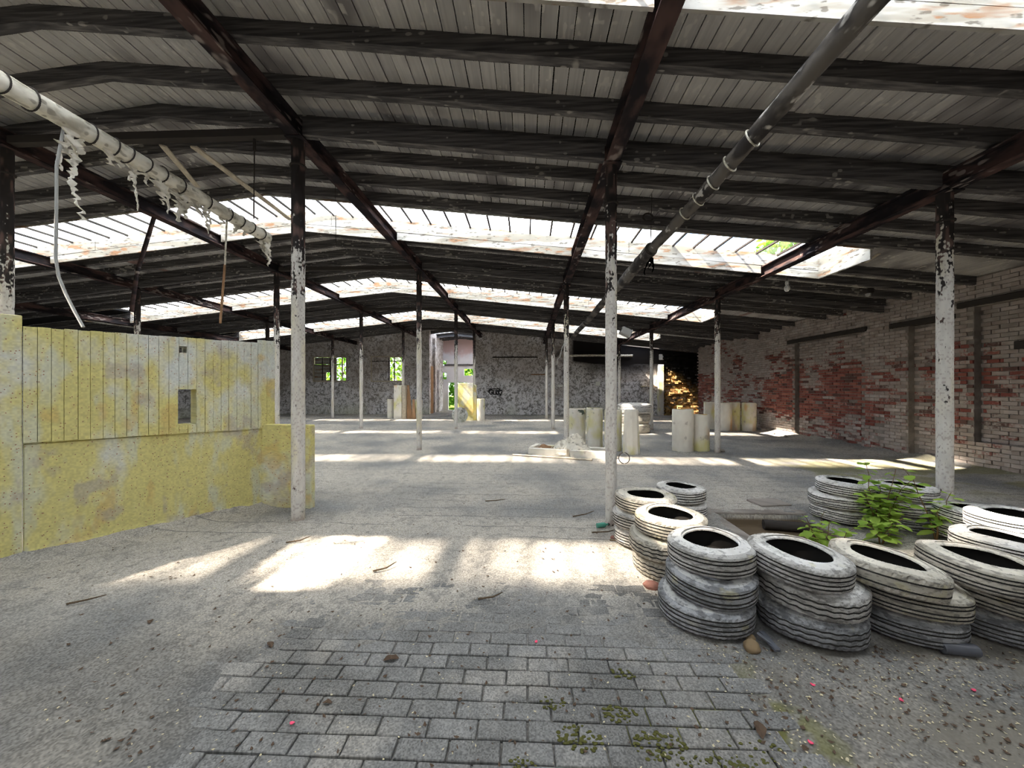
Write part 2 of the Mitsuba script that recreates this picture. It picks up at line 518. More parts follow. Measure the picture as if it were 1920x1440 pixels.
def ground(x, y):
    x, y = np.asarray(x, float), np.asarray(y, float)
    q = np.stack([x, y, x * 0], -1)
    h = -.012 + .020 * (meshkit.fbm(q * 1.3, 4, 1) - .5) + .022 * (meshkit.fbm(q * 6, 3, 2) - .5) + .010 * (meshkit.noise(q * 26, 3) - .5)
    clear = np.clip((1.25 - x) / .15, 0, 1) * np.clip((2.75 - y - .25 * np.abs(x + .2) + .9 * (meshkit.fbm(q * 1.6 + 5, 3, 5) - .5)) / .5, 0, 1)
    clear = clear * np.clip((x + 1.75 + .9 * (meshkit.fbm(q * 1.9 + 11, 3, 6) - .5)) / .5, 0, 1)
    h = h * (1 - .55 * clear) - .010 * clear + .013 * (1 - clear)
    h = h + .006 * np.clip((y - 2.75) / .3, 0, 1) + .008 * np.clip((-1.3 - x) / .5, 0, 1)
    s = (x - P1[0]) * PD[0] + (y - P1[1]) * PD[1]
    w = np.abs((x - P1[0]) * PD[1] - (y - P1[1]) * PD[0])
    h = h + .06 * np.clip(1 - w / .24, 0, 1) ** 1.5 * np.clip((2.15 - s) / .2, 0, 1) * (.6 + .8 * meshkit.fbm(q * 5 + 3, 3, 8))
    h = h + .10 * np.clip(1 - (XW - x) / .55, 0, 1) ** 1.5 * (.3 + 1.2 * meshkit.fbm(q * 3 + 1, 3, 9)) * (y < 18.2)
    h = h + .10 * np.exp(-(((x - 4.15) ** 2 + (y - 3.62) ** 2) / .16))
    return h - .14 * pit(x, y)


def axis(a, b, c, d, fine, coarse):
    return np.unique(np.round(np.concatenate([np.arange(a, b, coarse), np.arange(b, c, fine), np.arange(c, d + coarse, coarse)]), 4))


gx, gy = axis(XL - .2, -5.4, 5.6, 11.6, .035, .16), axis(YB, .9, 5.6, 25.2, .03, .16)
GX, GY = np.meshgrid(gx, gy, indexing='ij')
GV = np.stack([GX, GY, ground(GX, GY)], -1).reshape(-1, 3)
ni, nj = len(gx), len(gy)
I, J = np.meshgrid(np.arange(ni - 1), np.arange(nj - 1), indexing='ij')
q0 = (I * nj + J).ravel()
GF = np.vstack([np.stack([q0, q0 + nj, q0 + nj + 1], 1), np.stack([q0, q0 + nj + 1, q0 + 1], 1)])
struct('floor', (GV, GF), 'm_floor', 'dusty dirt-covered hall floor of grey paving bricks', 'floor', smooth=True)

PAVER = [mikit.ply(trimesh.convex.convex_hull(np.array([[sx * (.1065 - b - .002 * NR.random()), sy * (.0465 - b * .8 - .0015 * NR.random()), z]
         for sx in (-1, 1) for sy in (-1, 1) for b, z in ((0, -.045), (0, -.004), (.004, 0))])), 'm_paver') for _ in range(4)]
spots = []
for r in range(13, 29):
    y = (r + .5) * .1
    for i in range(-28, 6):
        x = (i + .5) * .22 - .11 * (r % 2)
        if x < 1.14 and not (y > 2.4 and (x - P1[0]) * PD[1] - (y - P1[1]) * PD[0] < .1):
            spots.append((x, y))
spots.sort(key=lambda s: (s[1] > 3.0) * 10 + math.hypot(s[0] - .25, (s[1] - 1.3) * 1.25))
rest = []
for k, (x, y) in enumerate(spots):
    at = T().translate([x, y, rnd.uniform(-.003, .002)]).rotate([0, 0, 1], rnd.gauss(0, .7)).rotate([1, 0, 0], rnd.gauss(0, .5)).rotate([0, 1, 0], rnd.gauss(0, .35))
    if k < 300:
        put('paver', PAVER[k % 4], None, 'floor', at=at)
    else:
        m = box(-.106, .106, -.0465, .0465, -.04, 0)
        m.apply_transform(np.array(at.matrix, float).reshape(4, 4))
        rest.append(m)
put('paver', cat(rest), 'm_paver', 'floor', kind='stuff')

# ------------------------------------------------------------ walls
plaster = minus(roofstrip(XL, 11.4, YF, YF + .28, -6, .05),
                box(-12.2, -10.2, YF - 1, YF + 1, 1.83, 3.29), box(-8.85, -6.95, YF - 1, YF + 1, 1.83, 3.29), box(-5.5, -3.0, YF - 1, YF + 1, -2, 6))
struct('wall_far', plaster, 'm_plaster', 'far end wall of speckled grey plaster with two windows and a tall doorway')
struct('wall_left', box(XL - .3, XL, YB, YF, -.2, 3.9), 'm_plaster', 'dark left side wall far behind the yellow partition')
struct('wall_rear', box(XL, XW + .3, YB - .3, YB, -.2, 5.0), 'm_plaster', 'rear wall behind the viewer')

REC = [(6.45, 7.23, .50, 2.98), (7.62, 8.42, .06, 2.83), (9.55, 11.85, -.2, 2.86)]
backing = box(XW + .012, XW + .5, YB, 18.3, -.2, 3.62)
backing = minus(backing, *[box(XW - .2, XW + .145, a, b, c, d) for a, b, c, d in REC])
struct('wall_right', backing, 'm_mortar', 'right side wall of limewashed red brick with three shallow recesses')
bricks = []
r = 0
zc = 0.0
while zc < 3.50:
    off = .125 * (r % 2)
    y = 5.2 + off
    while y < 18.25:
        L = .25
        ym, zm = y + .125, zc + .037
        x = XW
        for a, b, c, d in REC:
            if a < ym < b and c < zm < d:
                x = XW + .133
        inside = [(a, b) for a, b, c, d in REC if c < zm < d and (a - .125 < ym < a + .125 or b - .125 < ym < b + .125)]
        y0, y1 = y + .006, y + .244
        for a, b in inside:      # bricks end at a recess's edge
            if y0 < a < y1:
                y0, y1, x = (y0, a, XW) if ym < a else (a, y1, XW + .133)
            elif y0 < b < y1:
                y0, y1, x = (b, y1, XW) if ym > b else (y0, b, XW + .133)
        lint = any(l0 < ym < l1 and z0 - .04 < zm < z0 + .12 for l0, l1, z0 in ((6.4, 7.47, 3.0), (7.53, 8.8, 2.83), (9.4, 12.13, 2.86)))
        hole = abs(ym - 9.08) < .11 and .25 < zm < .9 and r % 2 == 0
        if y1 - y0 > .05 and not lint and not hole and rnd.random() > .02:
            p = rnd.choice([0, .002, .004, .007, .010]) + (rnd.uniform(-.012, .014) if rnd.random() < .14 else 0)
            bricks.append((x, y0 + rnd.uniform(0, .006), y1 - rnd.uniform(0, .006), zc + .004 + rnd.uniform(0, .004), zc + .069 - rnd.uniform(0, .004), p))
        y += L
    zc += .0745
    r += 1
bricks.sort(key=lambda b: (b[1] > 9.2) * 100 + (b[1] < 5.9) * 50 + abs(b[1] - 6.6) + (1.1 if b[3] > 2.3 else 0))
rest = []


def brick_mesh(x, y0, y1, z0, z1, p):
    a = [rnd.uniform(-.003, .003) for _ in range(8)]
    f = x - p
    v = np.array([[f + a[0], y0 + a[1], z0], [f + a[2], y1 + a[3], z0], [f + a[4], y1, z1 + a[5] * .6], [f + a[6], y0, z1 + a[7] * .6],
                  [x + .05, y0, z0], [x + .05, y1, z0], [x + .05, y1, z1], [x + .05, y0, z1]])
    return trimesh.convex.convex_hull(v)


for k, b in enumerate(bricks):
    if k < 300:
        put('brick', brick_mesh(*b), 'm_brick', 'wall_right')
    else:
        rest.append(brick_mesh(*b))
put('brick', cat(rest), 'm_brick', 'wall_right', kind='stuff')
for l0, l1, z0 in ((6.35, 7.47, 2.99), (7.53, 8.80, 2.82), (9.40, 12.13, 2.86)):
    put('lintel', bevel(XW - .045, XW + .16, l0, l1, z0, z0 + .105, .008), 'm_iron', 'wall_right', label='dark timber lintel over a recess')

# sooty alcove past the end of the brick wall
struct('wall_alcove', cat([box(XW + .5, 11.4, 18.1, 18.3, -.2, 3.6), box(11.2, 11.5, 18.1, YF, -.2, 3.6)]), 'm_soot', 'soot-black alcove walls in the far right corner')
rough_bricks = []
zc, r = 0.0, 0
while zc < 3.3:
    x = 7.36 + .12 * (r % 2)
    while x < 10.6:
        L = rnd.uniform(.18, .30)
        h = .085
        d = rnd.uniform(.02, .20) if rnd.random() < .8 else .0
        v = np.array([[x + .01 + sx * (L - .02) + rnd.uniform(-.015, .015), YF - (d if sy else -.05), zc + sz * h + rnd.uniform(-.012, .012)] for sx in (0, 1) for sy in (0, 1) for sz in (0, 1)])
        rough_bricks.append(trimesh.convex.convex_hull(v))
        x += L
    zc += .09
    r += 1
put('brick', cat(rough_bricks), 'm_ochre', 'wall_far', label='rough broken ochre bricks at the right end of the far wall', kind='stuff')
put('pier', bevel(7.08, 7.36, YF - .24, YF + .02, 0, 2.75, .01), 'm_drum', 'wall_far', label='whitewashed narrow pier beside the rough bricks')
put('ledge', bevel(6.2, 7.08, YF - .10, YF + .02, 1.55, 1.60, .01), 'm_drum', 'wall_far')

# back room behind the doorway
struct('wall_back_room', minus(box(-9, 1, 24.7, 24.95, -.2, 4.75), box(-5.73, -5.36, 24, 26, 2.95, 3.3), box(-5.73, -5.36, 24, 26, 2.05, 2.5), box(-4.2, -3.2, 24, 26, 2.3, 2.75), box(-5.25, -4.0, 24, 26, -1, 1.85)),
       'm_redbrick', 'pale and red back wall of the small room seen through the far doorway')
struct('wall_back_room_left', cat([box(-5.78, -5.58, YF + .28, 24.7, -.2, 4.75), box(-5.58, -5.42, YF + 1.0, YF + 1.25, 0, 4.4), box(-5.58, -5.46, 23.0, 23.3, 0, 2.6)]), 'm_plaster', 'left wall of the small back room with a projecting post')
put('door_leaf', bevel(-5.565, -5.51, YF + .32, YF + .95, .02, 2.75, .006), 'm_wood', 'wall_back_room_left', label='narrow brown door standing against the wall')
struct('wall_back_room_right', box(-1.0, -.7, YF + .28, 24.7, -.2, 4.9), 'm_plaster', 'right wall of the small back room')
put('beam', box(-5.5, -.7, 24.60, 24.70, 2.95, 3.05), 'm_rafter', 'wall_back_room', label='dark lintel beam across the back wall')

# ------------------------------------------------------------ roof: felt, boards, rafters
felt = []
edges = [YB - .3]
strips = []
for k in BANDS:
    strips.append((edges[-1], OP0 + PER * k))
    edges.append(OP1 + PER * k)
    felt.append(roofstrip(SKX1, XW + .4, OP0 + PER * k, OP1 + PER * k, .024, .07))
    felt.append(roofstrip(XL - .3, SKX0, OP0 + PER * k, OP1 + PER * k, .024, .07))
strips.append((edges[-1], YF + .28))
for a, b in strips[:-1]:
    felt.append(roofstrip(XL - .3, XW + .4, a, b, .024, .07))
a, b = strips[-1]
felt += [roofstrip(XL - .3, 5.0, a, b, .024, .07), roofstrip(5.0, 6.7, a, 19.45, .024, .07), roofstrip(5.0, 6.7, 20.45, b, .024, .07), roofstrip(6.7, 11.6, a, b, .024, .07), roofstrip(XW + .4, 11.6, 18.0, a, .024, .07)]
felt += [roofstrip(-9, 1, YF + .28, 21.6, 0, .07), roofstrip(-9, 1, 22.85, 25.0, 0, .07)]
struct('ceiling', cat(felt), 'm_felt', 'low pitched hall ceiling of weathered grey boards on dark rafters', 'ceiling')

ang = math.degrees(math.atan(SL))
board_ply = {}


def board_dict(L, side):
    if (round(L, 3), side) not in board_ply:
        w = (PITCH - .009) / math.cos(math.radians(ang)) / 2
        ms = []
        for s in range(3):
            g = np.random.default_rng(s + 5)
            n = 7
            ys = np.linspace(0, L, n)
            v, f = [], []
            for y in ys:
                e = g.uniform(-.0025, .0025, 2)
                zz = g.uniform(-.0012, .0012)
                v += [[-w + e[0], y, zz], [w + e[1], y, zz], [w + e[1], y, .022], [-w + e[0], y, .022]]
            for i in range(n - 1):
                for k in range(4):
                    l = (k + 1) % 4
                    f += [[4 * i + k, 4 * i + 4 + l, 4 * i + l], [4 * i + k, 4 * i + 4 + k, 4 * i + 4 + l]]
            e = 4 * (n - 1)
            f += [[0, 1, 2], [0, 2, 3], [e, e + 2, e + 1], [e, e + 3, e + 2]]
            m = trimesh.Trimesh(np.array(v), np.array(f), process=False)
            if m.volume < 0:
                m.invert()
            ms.append(m)
        board_ply[(round(L, 3), side)] = (ms, [mikit.ply(m, 'm_boards') for m in ms])
    return board_ply[(round(L, 3), side)]


n_left, n_right = int((XR - XL) / PITCH), int((XW - XR) / PITCH)
rest, alone = [], 0
order = [(s, i) for s in range(len(strips)) for i in range(-n_left, n_right + 26)]
for s, i in order:
    y0, y1 = strips[s]
    x = XR + (i + .5) * PITCH
    if x > XW and s != len(strips) - 1:
        continue
    if s == len(strips) - 1 and 5.0 < x < 6.7:
        y1 = 19.45
    ms, ds = board_dict(y1 - y0, 0)
    drop = rnd.uniform(0, .003) + (.006 if rnd.random() < .05 else 0)
    at = T().translate([x, y0, zb(x) - drop]).rotate([0, 1, 0], ang if x > XR else -ang)
    # the strips over the viewer and over the second bay show largest
    if alone < 300 and ((s == 3 and -9.2 < x < XW) or (s == 4 and -14.2 < x < XW)):
        put('board', ds[i % 3], None, 'ceiling', at=at)
        alone += 1
    else:
        m = ms[i % 3].copy()
        m.apply_transform(np.array(at.matrix, float).reshape(4, 4))
        rest.append(m)
put('board', cat(rest), 'm_boards', 'ceiling', kind='stuff')
fills = []
for k in BANDS:
    for x in np.arange(SKX1 + .1, XW, PITCH):
        fills.append(roofstrip(x, min(x + PITCH - .006, XW), OP0 + PER * k, OP1 + PER * k, 0, .022))
put('infill_board', cat(fills), 'm_boards', 'ceiling', kind='stuff')

for k in range(-3, 4):
    for y in (2.53, 3.11, 3.69, 4.27, 4.85, 5.43, 5.97):
        yy = y + PER * k
        if YB < yy < YF - .1:
            put('rafter', roofstrip(XL, XW if yy < 18 else 11.3, yy, yy + .088, -.150, 0, step=.6, jit=.005, seed=int(abs(yy) * 100)), 'm_rafter', 'ceiling')
for yy in (21.15, 22.95, 23.6, 24.3):
    put('rafter', roofstrip(-9, 1, yy + .1, yy + .2, -.17, 0, step=.8, jit=.004, seed=int(yy * 7)), 'm_rafter', 'ceiling')

# ------------------------------------------------------------ skylights
HOLES = {0: [(-6.0, -5.62, 0), (.22, .98, 0)], 1: [(3.45, 4.2, 0)], 2: [(4.2, 5.4, 0)], 3: [], -1: [], -2: []}
pane_ply = mikit.ply((np.array([[0, 0, 0], [.366, 0, 0], [.366, 1.13, 0], [0, 1.13, 0]]), np.array([[0, 1, 2], [0, 2, 3]])), 'm_pane')
pane_clear = {**pane_ply, 'bsdf': {'type': 'ref', 'id': 'm_clear'}}
shard = mikit.ply((np.array([[.0, .86, 0], [.366, .78, 0], [.366, .90, 0], [0, .93, 0]]), np.array([[0, 1, 2], [0, 2, 3]])), 'm_pane')
shard2 = mikit.ply((np.array([[.366, 0, 0], [.366, 1.13, 0], [.22, 1.13, 0], [.02, 0, 0]]), np.array([[0, 1, 2], [0, 2, 3]])), 'm_pane')
names = ['behind the viewer, farther back', 'just behind the viewer', 'overhead at the top edge of the view', 'wide and bright, nearest in front of the viewer', 'second in front, over the middle of the hall', 'third and smallest, near the far wall']
for w, k in enumerate(BANDS):
    o0, o1 = OP0 + PER * k, OP1 + PER * k
    win = thing(f'window_{w + 1}', f'glazed skylight strip across the roof, {names[w]}', 'skylight', kind='structure')
    xs = np.arange(SKX1, SKX0 + .1, -.38)
    gird = sorted(ROWX.values())
    # fascia of the far edge in lengths, the lower trim between the girders
    cuts = [SKX0, -11.2, -8.6, XR + .55, -1.45, 1.9, SKX1]
    for i in range(len(cuts) - 1):
        put('fascia_board', roofstrip(cuts[i] + .003, cuts[i + 1] - .003, o1 - .028 - .004 * (i % 2), o1 - .001, -.168, .062, step=.9, jit=.003, seed=i + 10 * w), 'm_trim', win)
    put('near_fascia', roofstrip(SKX0, SKX1, o0 + .0, o0 + .026, -.165, .055), 'm_trim', win)
    seg = [SKX0] + [g for g in gird if g > SKX0] + [SKX1]
    for i in range(len(seg) - 1):
        a = seg[i] + (.085 if i else 0)
        b = seg[i + 1] - (.085 if i < len(seg) - 2 else 0)
        if XR > a and XR < b:
            put('trim_board', roofstrip(a, XR - .002, o1 - .03, o1 - .004, -.315, -.176, step=.9, jit=.004, seed=i), 'm_trim', win)
            a = XR + .002
        put('trim_board', roofstrip(a, b, o1 - .03, o1 - .004, -.315, -.176, step=.9, jit=.004, seed=i + 3), 'm_boards' if k == 0 and i == len(seg) - 2 else 'm_trim', win)
    put('end_board', roofstrip(SKX1 - .03, SKX1, o0 + .03, o1 - .03, -.32, .06), 'm_trim', win, label='white end board')
    for i, x in enumerate(xs):
        put('glazing_bar', roofstrip(x - .012, x + .012, o0 - .02, o1 + .02, .03, .062), 'm_iron', win)
        if i == len(xs) - 1:
            break
        xa = x - .373
        left = xa < XR
        at = T().translate([xa, o0 - .02, zb(xa) + .058]).rotate([0, 1, 0], -ang if left else ang)
        hole = [h for h in HOLES[k] if h[0] < x - .19 < h[1]]
        if hole:
            if k == 0 and x < -4:
                put('pane', shard, None, win, at=at, label='broken strip of glass')
            continue
        if k == 0 and -5.62 < x - .19 < -5.24:
            put('pane', shard2, None, win, at=at, label='broken corner of glass')
            continue
        put('pane', pane_clear if (k == 1 and (3.0 < x < 3.3 or 4.2 < x < 4.7)) else pane_ply, None, win, at=at)

# ------------------------------------------------------------ steel girders, columns, cross beams
def girder_mesh(x, y0, y1):
    zt, zl = zb(x) - .178, zb(x) - .37
    ms = [box(x - .075, x + .075, y0, y1, zl, zl + .014), box(x - .075, x + .075, y0, y1, zt - .014, zt), box(x - .006, x + .006, y0, y1, zl + .014, zt - .014)]
    return cat(ms)


GL = dict(D='rusty steel girder along the hall over the yellow partition', A='rusty steel girder from the top left of the view to the far doorway',
          B='rusty steel girder right of the middle, over the column with the black head', C='rusty steel girder at the upper right, nearest the brick wall',
          E='rusty steel girder far at the left, beyond the yellow partition', F='dark steel girder farthest left under the roof')
for g in 'DABCEF':
    single('girder', girder_mesh(ROWX[g], YB, YF), 'm_steel', GL[g], 'girder', 'steel girders along the hall')


def column_mesh(h, rad, seed):
    g = np.random.default_rng(seed)
    n, k = 20, 26
    zs = np.linspace(-.06, h, k)
    v, f = [], []
    for z in zs:
        rr = rad * (1 + .012 * g.normal())
        for i in range(n):
            a = 2 * math.pi * i / n
            q = rr * (1 + .012 * g.normal())
            v.append([q * math.cos(a), q * math.sin(a), z])
    for j in range(k - 1):
        for i in range(n):
            l = (i + 1) % n
            f += [[j * n + i, j * n + l, (j + 1) * n + l], [j * n + i, (j + 1) * n + l, (j + 1) * n + i]]
    v += [[0, 0, zs[0]], [0, 0, h]]
    for i in range(n):
        l = (i + 1) % n
        f += [[k * n, l, i], [k * n + 1, (k - 1) * n + i, (k - 1) * n + l]]
    return trimesh.Trimesh(np.array(v), np.array(f), process=False)


CL = {'A1': 'thick pale peeling column at the right end of the yellow partition', 'B1': 'pale column with a blackened head, left of the tyre stacks, rusted at its foot',
      'C1': 'peeling white column rising behind the back tyre stacks by the brick wall', 'D1': 'dark-headed column at the left edge behind the yellow partition',
      'A2': 'speckled column in mid floor, in line with the doorway', 'B2': 'pale column beside the row of concrete pipes and the rag pile', 'C2': 'peeling column right beside the two pale concrete pipes',
      'D2': 'dark peeling column right behind the end of the yellow partition', 'E2': 'dark column whose top shows above the yellow partition',
      'A3': 'thin pale column in front of the green doorway', 'B3': 'thin pale column left of the rag pile, the nearer of a close pair', 'C3': 'thin peeling column beside the whitewashed tractor tyres', 'D3': 'thin pale column between the two far windows', 'E3': 'thin dark column just above the right end of the partition',
      'A4': 'slender white column standing at the mossy slabs by the doorway', 'B4': 'slender white column left of a nearer pair-mate near the far wall', 'C4': 'slender white column hidden half behind the front column, by the tractor tyres',
      'D4': 'slender white column above the leaning planks', 'E4': 'slender white column in front of the left far window'}
for name in CL:
    g, r = name[0], int(name[1]) - 1
    x, y = ROWX[g], ROWY[r]
    top = zb(x) - .372
    rad = {'A1': .071, 'B1': .062, 'C1': .066}.get(name, .062)
    col = thing('column', CL[name], 'column', 'cast iron columns under the girders')
    gz = float(ground(x, y))
    m = column_mesh(top - gz - .012, rad, hash(g) % 7 + r * 10 if False else ord(g) + r)
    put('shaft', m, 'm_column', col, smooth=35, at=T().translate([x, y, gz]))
    put('cap_plate', bevel(x - .10, x + .10, y - .10, y + .10, top - .016, top, .004), 'm_steel', col)
    zr = top - (.42 if name in ('B1',) else .30)
    ring = [(rad + .002, zr - .012), (rad + .016, zr - .008), (rad + .016, zr + .008), (rad + .002, zr + .012)]
    put('collar', moved(lathe(ring, 20), x, y, 0), 'm_iron', col, smooth=35)

for r, y in enumerate(ROWY):
    beam = thing('crossbeam', ['dark timber cross beam over the nearest row of columns', 'dark timber cross beam over the second row of columns', 'dark timber cross beam over the third row of columns', 'dark timber cross beam over the farthest row of columns'][r], 'beam', 'cross beams over the column rows')
    xs = [XL] + [ROWX[g] for g in 'FEDABC'] + [XW]
    for i in range(len(xs) - 1):
        if i == 3:
            put('section', box(xs[i] + .08, xs[i + 1] - .08, y - .05, y + .04, 4.335, 4.42), 'm_iron', beam, label='level tie across the ridge bay')
            continue
        put('section', roofstrip(xs[i] + .08, xs[i + 1] - .08, y - .055, y + .035, -.332, -.178, step=.7, jit=.004, seed=i + r), 'm_rafter', beam)

# ------------------------------------------------------------ yellow partition wall
PM = T(mi.ScalarMatrix4f([[PD[0], -PD[1], 0, P1[0]], [PD[1], PD[0], 0, P1[1]], [0, 0, 1, 0], [0, 0, 0, 1]]))
part = thing('partition_wall', 'low partition wall of boards over concrete, stained lemon yellow, left foreground', 'partition wall')
VENT, WIND = (1.152, 1.219, 1.882, 1.953), (1.142, 1.297, 1.094, 1.483)


def hole(c):
    return box(c[0], c[1], -1, 1, c[2], c[3])


lower = bevel(.118, 2.02, .004, .20, -.1, 1.005, .008)
low2 = lower.subdivide_to_size(.12)
v = np.array(low2.vertices)
v[:, 1] += .012 * (meshkit.fbm(v * 3.1, 3, 4) - .5) - .05 * np.clip(1 - v[:, 2] / .09, 0, 1) ** 2
low2.vertices = v
put('lower_wall', low2, 'm_yellow', part, smooth=40, at=PM)
put('backing', minus(box(.118, 2.08, .014, .20, 1.0, 2.03), hole(VENT), hole(WIND)), 'm_yellow', part, at=PM)
put('end_slab', bevel(-1.8, .114, -.018, .20, -.1, 2.126, .006), 'm_yellow', part, at=PM)
seams = [.118, .196, .274, .348, .432, .508, .592, .67, .752, .836, .911, .989, 1.069, 1.15, 1.225, 1.302, 1.376, 1.451, 1.527, 1.599, 1.679, 1.755, 1.828, 1.902, 2.0, 2.092]
for i in range(len(seams) - 1):
    a, b = seams[i] + (.0016 if i % 3 else .0006), seams[i + 1] - (.0004 if i in (1, 4, 12, 16, 19, 22) else .0012)
    top = 2.034 + .0146 * (seams[i] - .118) + rnd.uniform(-.004, .004) + (.035 if i >= len(seams) - 3 else 0)
    y0 = -.018 + rnd.uniform(-.003, .003)
    m = bevel(a, b, y0, .014, 1.018 - .0172 * (seams[i] - .118) + rnd.uniform(-.003, .003), top, .0018)
    for c in (VENT, WIND):
        if a < c[1] and b > c[0]:
            m = minus(m, hole(c))
    put('board', m, 'm_yellow', part, at=PM)
rw = bevel(-3.33, -2.66, 4.50, 4.60, -.1, 1.04, .008)
put('return_wall', moved(moved(rw, 3.0, -4.55, 0), -3.0, 4.60, 0, rz=-.12), 'm_yellow', part, label='low stub wall at right angles')

# ------------------------------------------------------------ tyres
def tyre_meshes(R, H, rim, style, seed):
    """Tread, its grooves, casing and inner liner of a tyre lying flat, base at z = 0."""
    g = np.random.default_rng(seed)
    n = 144
    h = H / 2
    tw = h * .72                                  # half width of the tread
    gro = {0: [-.62, -.22, .22, .62], 1: [-.5, 0, .5], 2: [-.45, .45], 3: [-.66, -.3, .3, .66]}[style]
    prof = [(R - .030, -tw * 1.14), (R - .011, -tw * 1.05), (R - .003, -tw * .94)]
    isg = [0, 0, 0]
    w = .0042
    for q in gro:
        prof += [(R, q * tw - w * 1.1), (R - .010, q * tw - w * .8), (R - .010, q * tw + w * .8), (R, q * tw + w * 1.1)]
        isg += [1, 1, 1, 0]
    prof += [(R - .003, tw * .94), (R - .011, tw * 1.05), (R - .030, tw * 1.14), (R - .045, tw * 1.05), (R - .045, -tw * 1.05)]
    isg += [0, 0, 0, 0, 0]
    loop, isg = np.array(prof), np.array(isg, bool)
    wave = isg | np.roll(isg, 1)
    sh = (np.abs(loop[:, 1]) > tw * .9)
    sh[-2:] = False
    amp, per = (.0036, 26) if style == 1 else (.0, 1)

    def rf(a, r, z, i):
        z = z + np.where(wave, amp * (abs(((a * per / (2 * math.pi)) % 1) - .5) * 4 - 1), 0)
        cut = .0065 if (i % 3 == 0 and style != 3) else 0
        r = r - np.where(sh, cut, 0)
        if style == 2 and i % 5 == 0:
            r = r - np.where(~wave & (r > R - .004), .008, 0)
        return r, z
    whole = lathe(loop, n, rf)
    k = len(loop)
    fg = np.repeat(np.tile(isg, n), 2)
    side = [(R - .030, tw * 1.12), (R - .055, h * .92), (R - .074, h), (R - .080, h * .985), (R - .086, h), (rim + .030, h * .94), (rim + .020, h * .93), (rim + .012, h * .86), (rim + .002, h * .84), (rim, h * .74), (rim + .014, h * .66),
            (R - .075, h * .80), (R - .050, h * .66)]
    loop2 = np.array(side + [(r, -z) for r, z in side[::-1]])
    cas = lathe(loop2, 64)
    m2 = len(side)
    dark = np.zeros(len(loop2), bool)
    dark[9:2 * m2 - 10] = True
    fd = np.repeat(np.tile(dark, 64), 2)
    ph = g.uniform(0, 6, 3)
    out = []
    for m, keep in ((whole, ~fg), (whole, fg), (cas, ~fd), (cas, fd)):
        v = np.array(m.vertices)
        th = np.arctan2(v[:, 1], v[:, 0])
        v[:, 2] += .004 * np.sin(2 * th + ph[0]) + .003 * np.sin(3 * th + ph[1])
        sc = 1 + .010 * np.sin(2 * th + ph[2])
        v[:, 0] *= sc
        v[:, 1] *= sc
        v[:, 2] += h
        q = trimesh.Trimesh(v, np.array(m.faces)[keep], process=False)
        q.remove_unreferenced_vertices()
        out.append(q)
    return out


def tyre(x, y, z, R, H, mat, label, group, style=0, seed=0, rim=.165, tilt=(0, 0), tread=None):
    t = thing('tyre', label, 'tyre', group)
    a, b, c, d = tyre_meshes(R, H, rim, style, seed)
    at = T().translate([x, y, z]).rotate([1, 0, 0], tilt[0]).rotate([0, 1, 0], tilt[1]).rotate([0, 0, 1], seed * 37 % 360)
    tr = put('tread', a, tread or mat, t, smooth=28, at=at)
    put('groove', b, 'm_groove', tr, at=at, label='dark tread grooves')
    put('sidewall', c, mat, t, smooth=40, at=at)
    put('inner_liner', d, 'm_rubber', t, smooth=40, at=at, label='black inside')
    return t


W, BG, GR = 'm_tyre_white', 'm_tyre_beige', 'm_tyre_grey'
LV = {2: ['lower', 'upper'], 3: ['bottom', 'middle', 'top']}
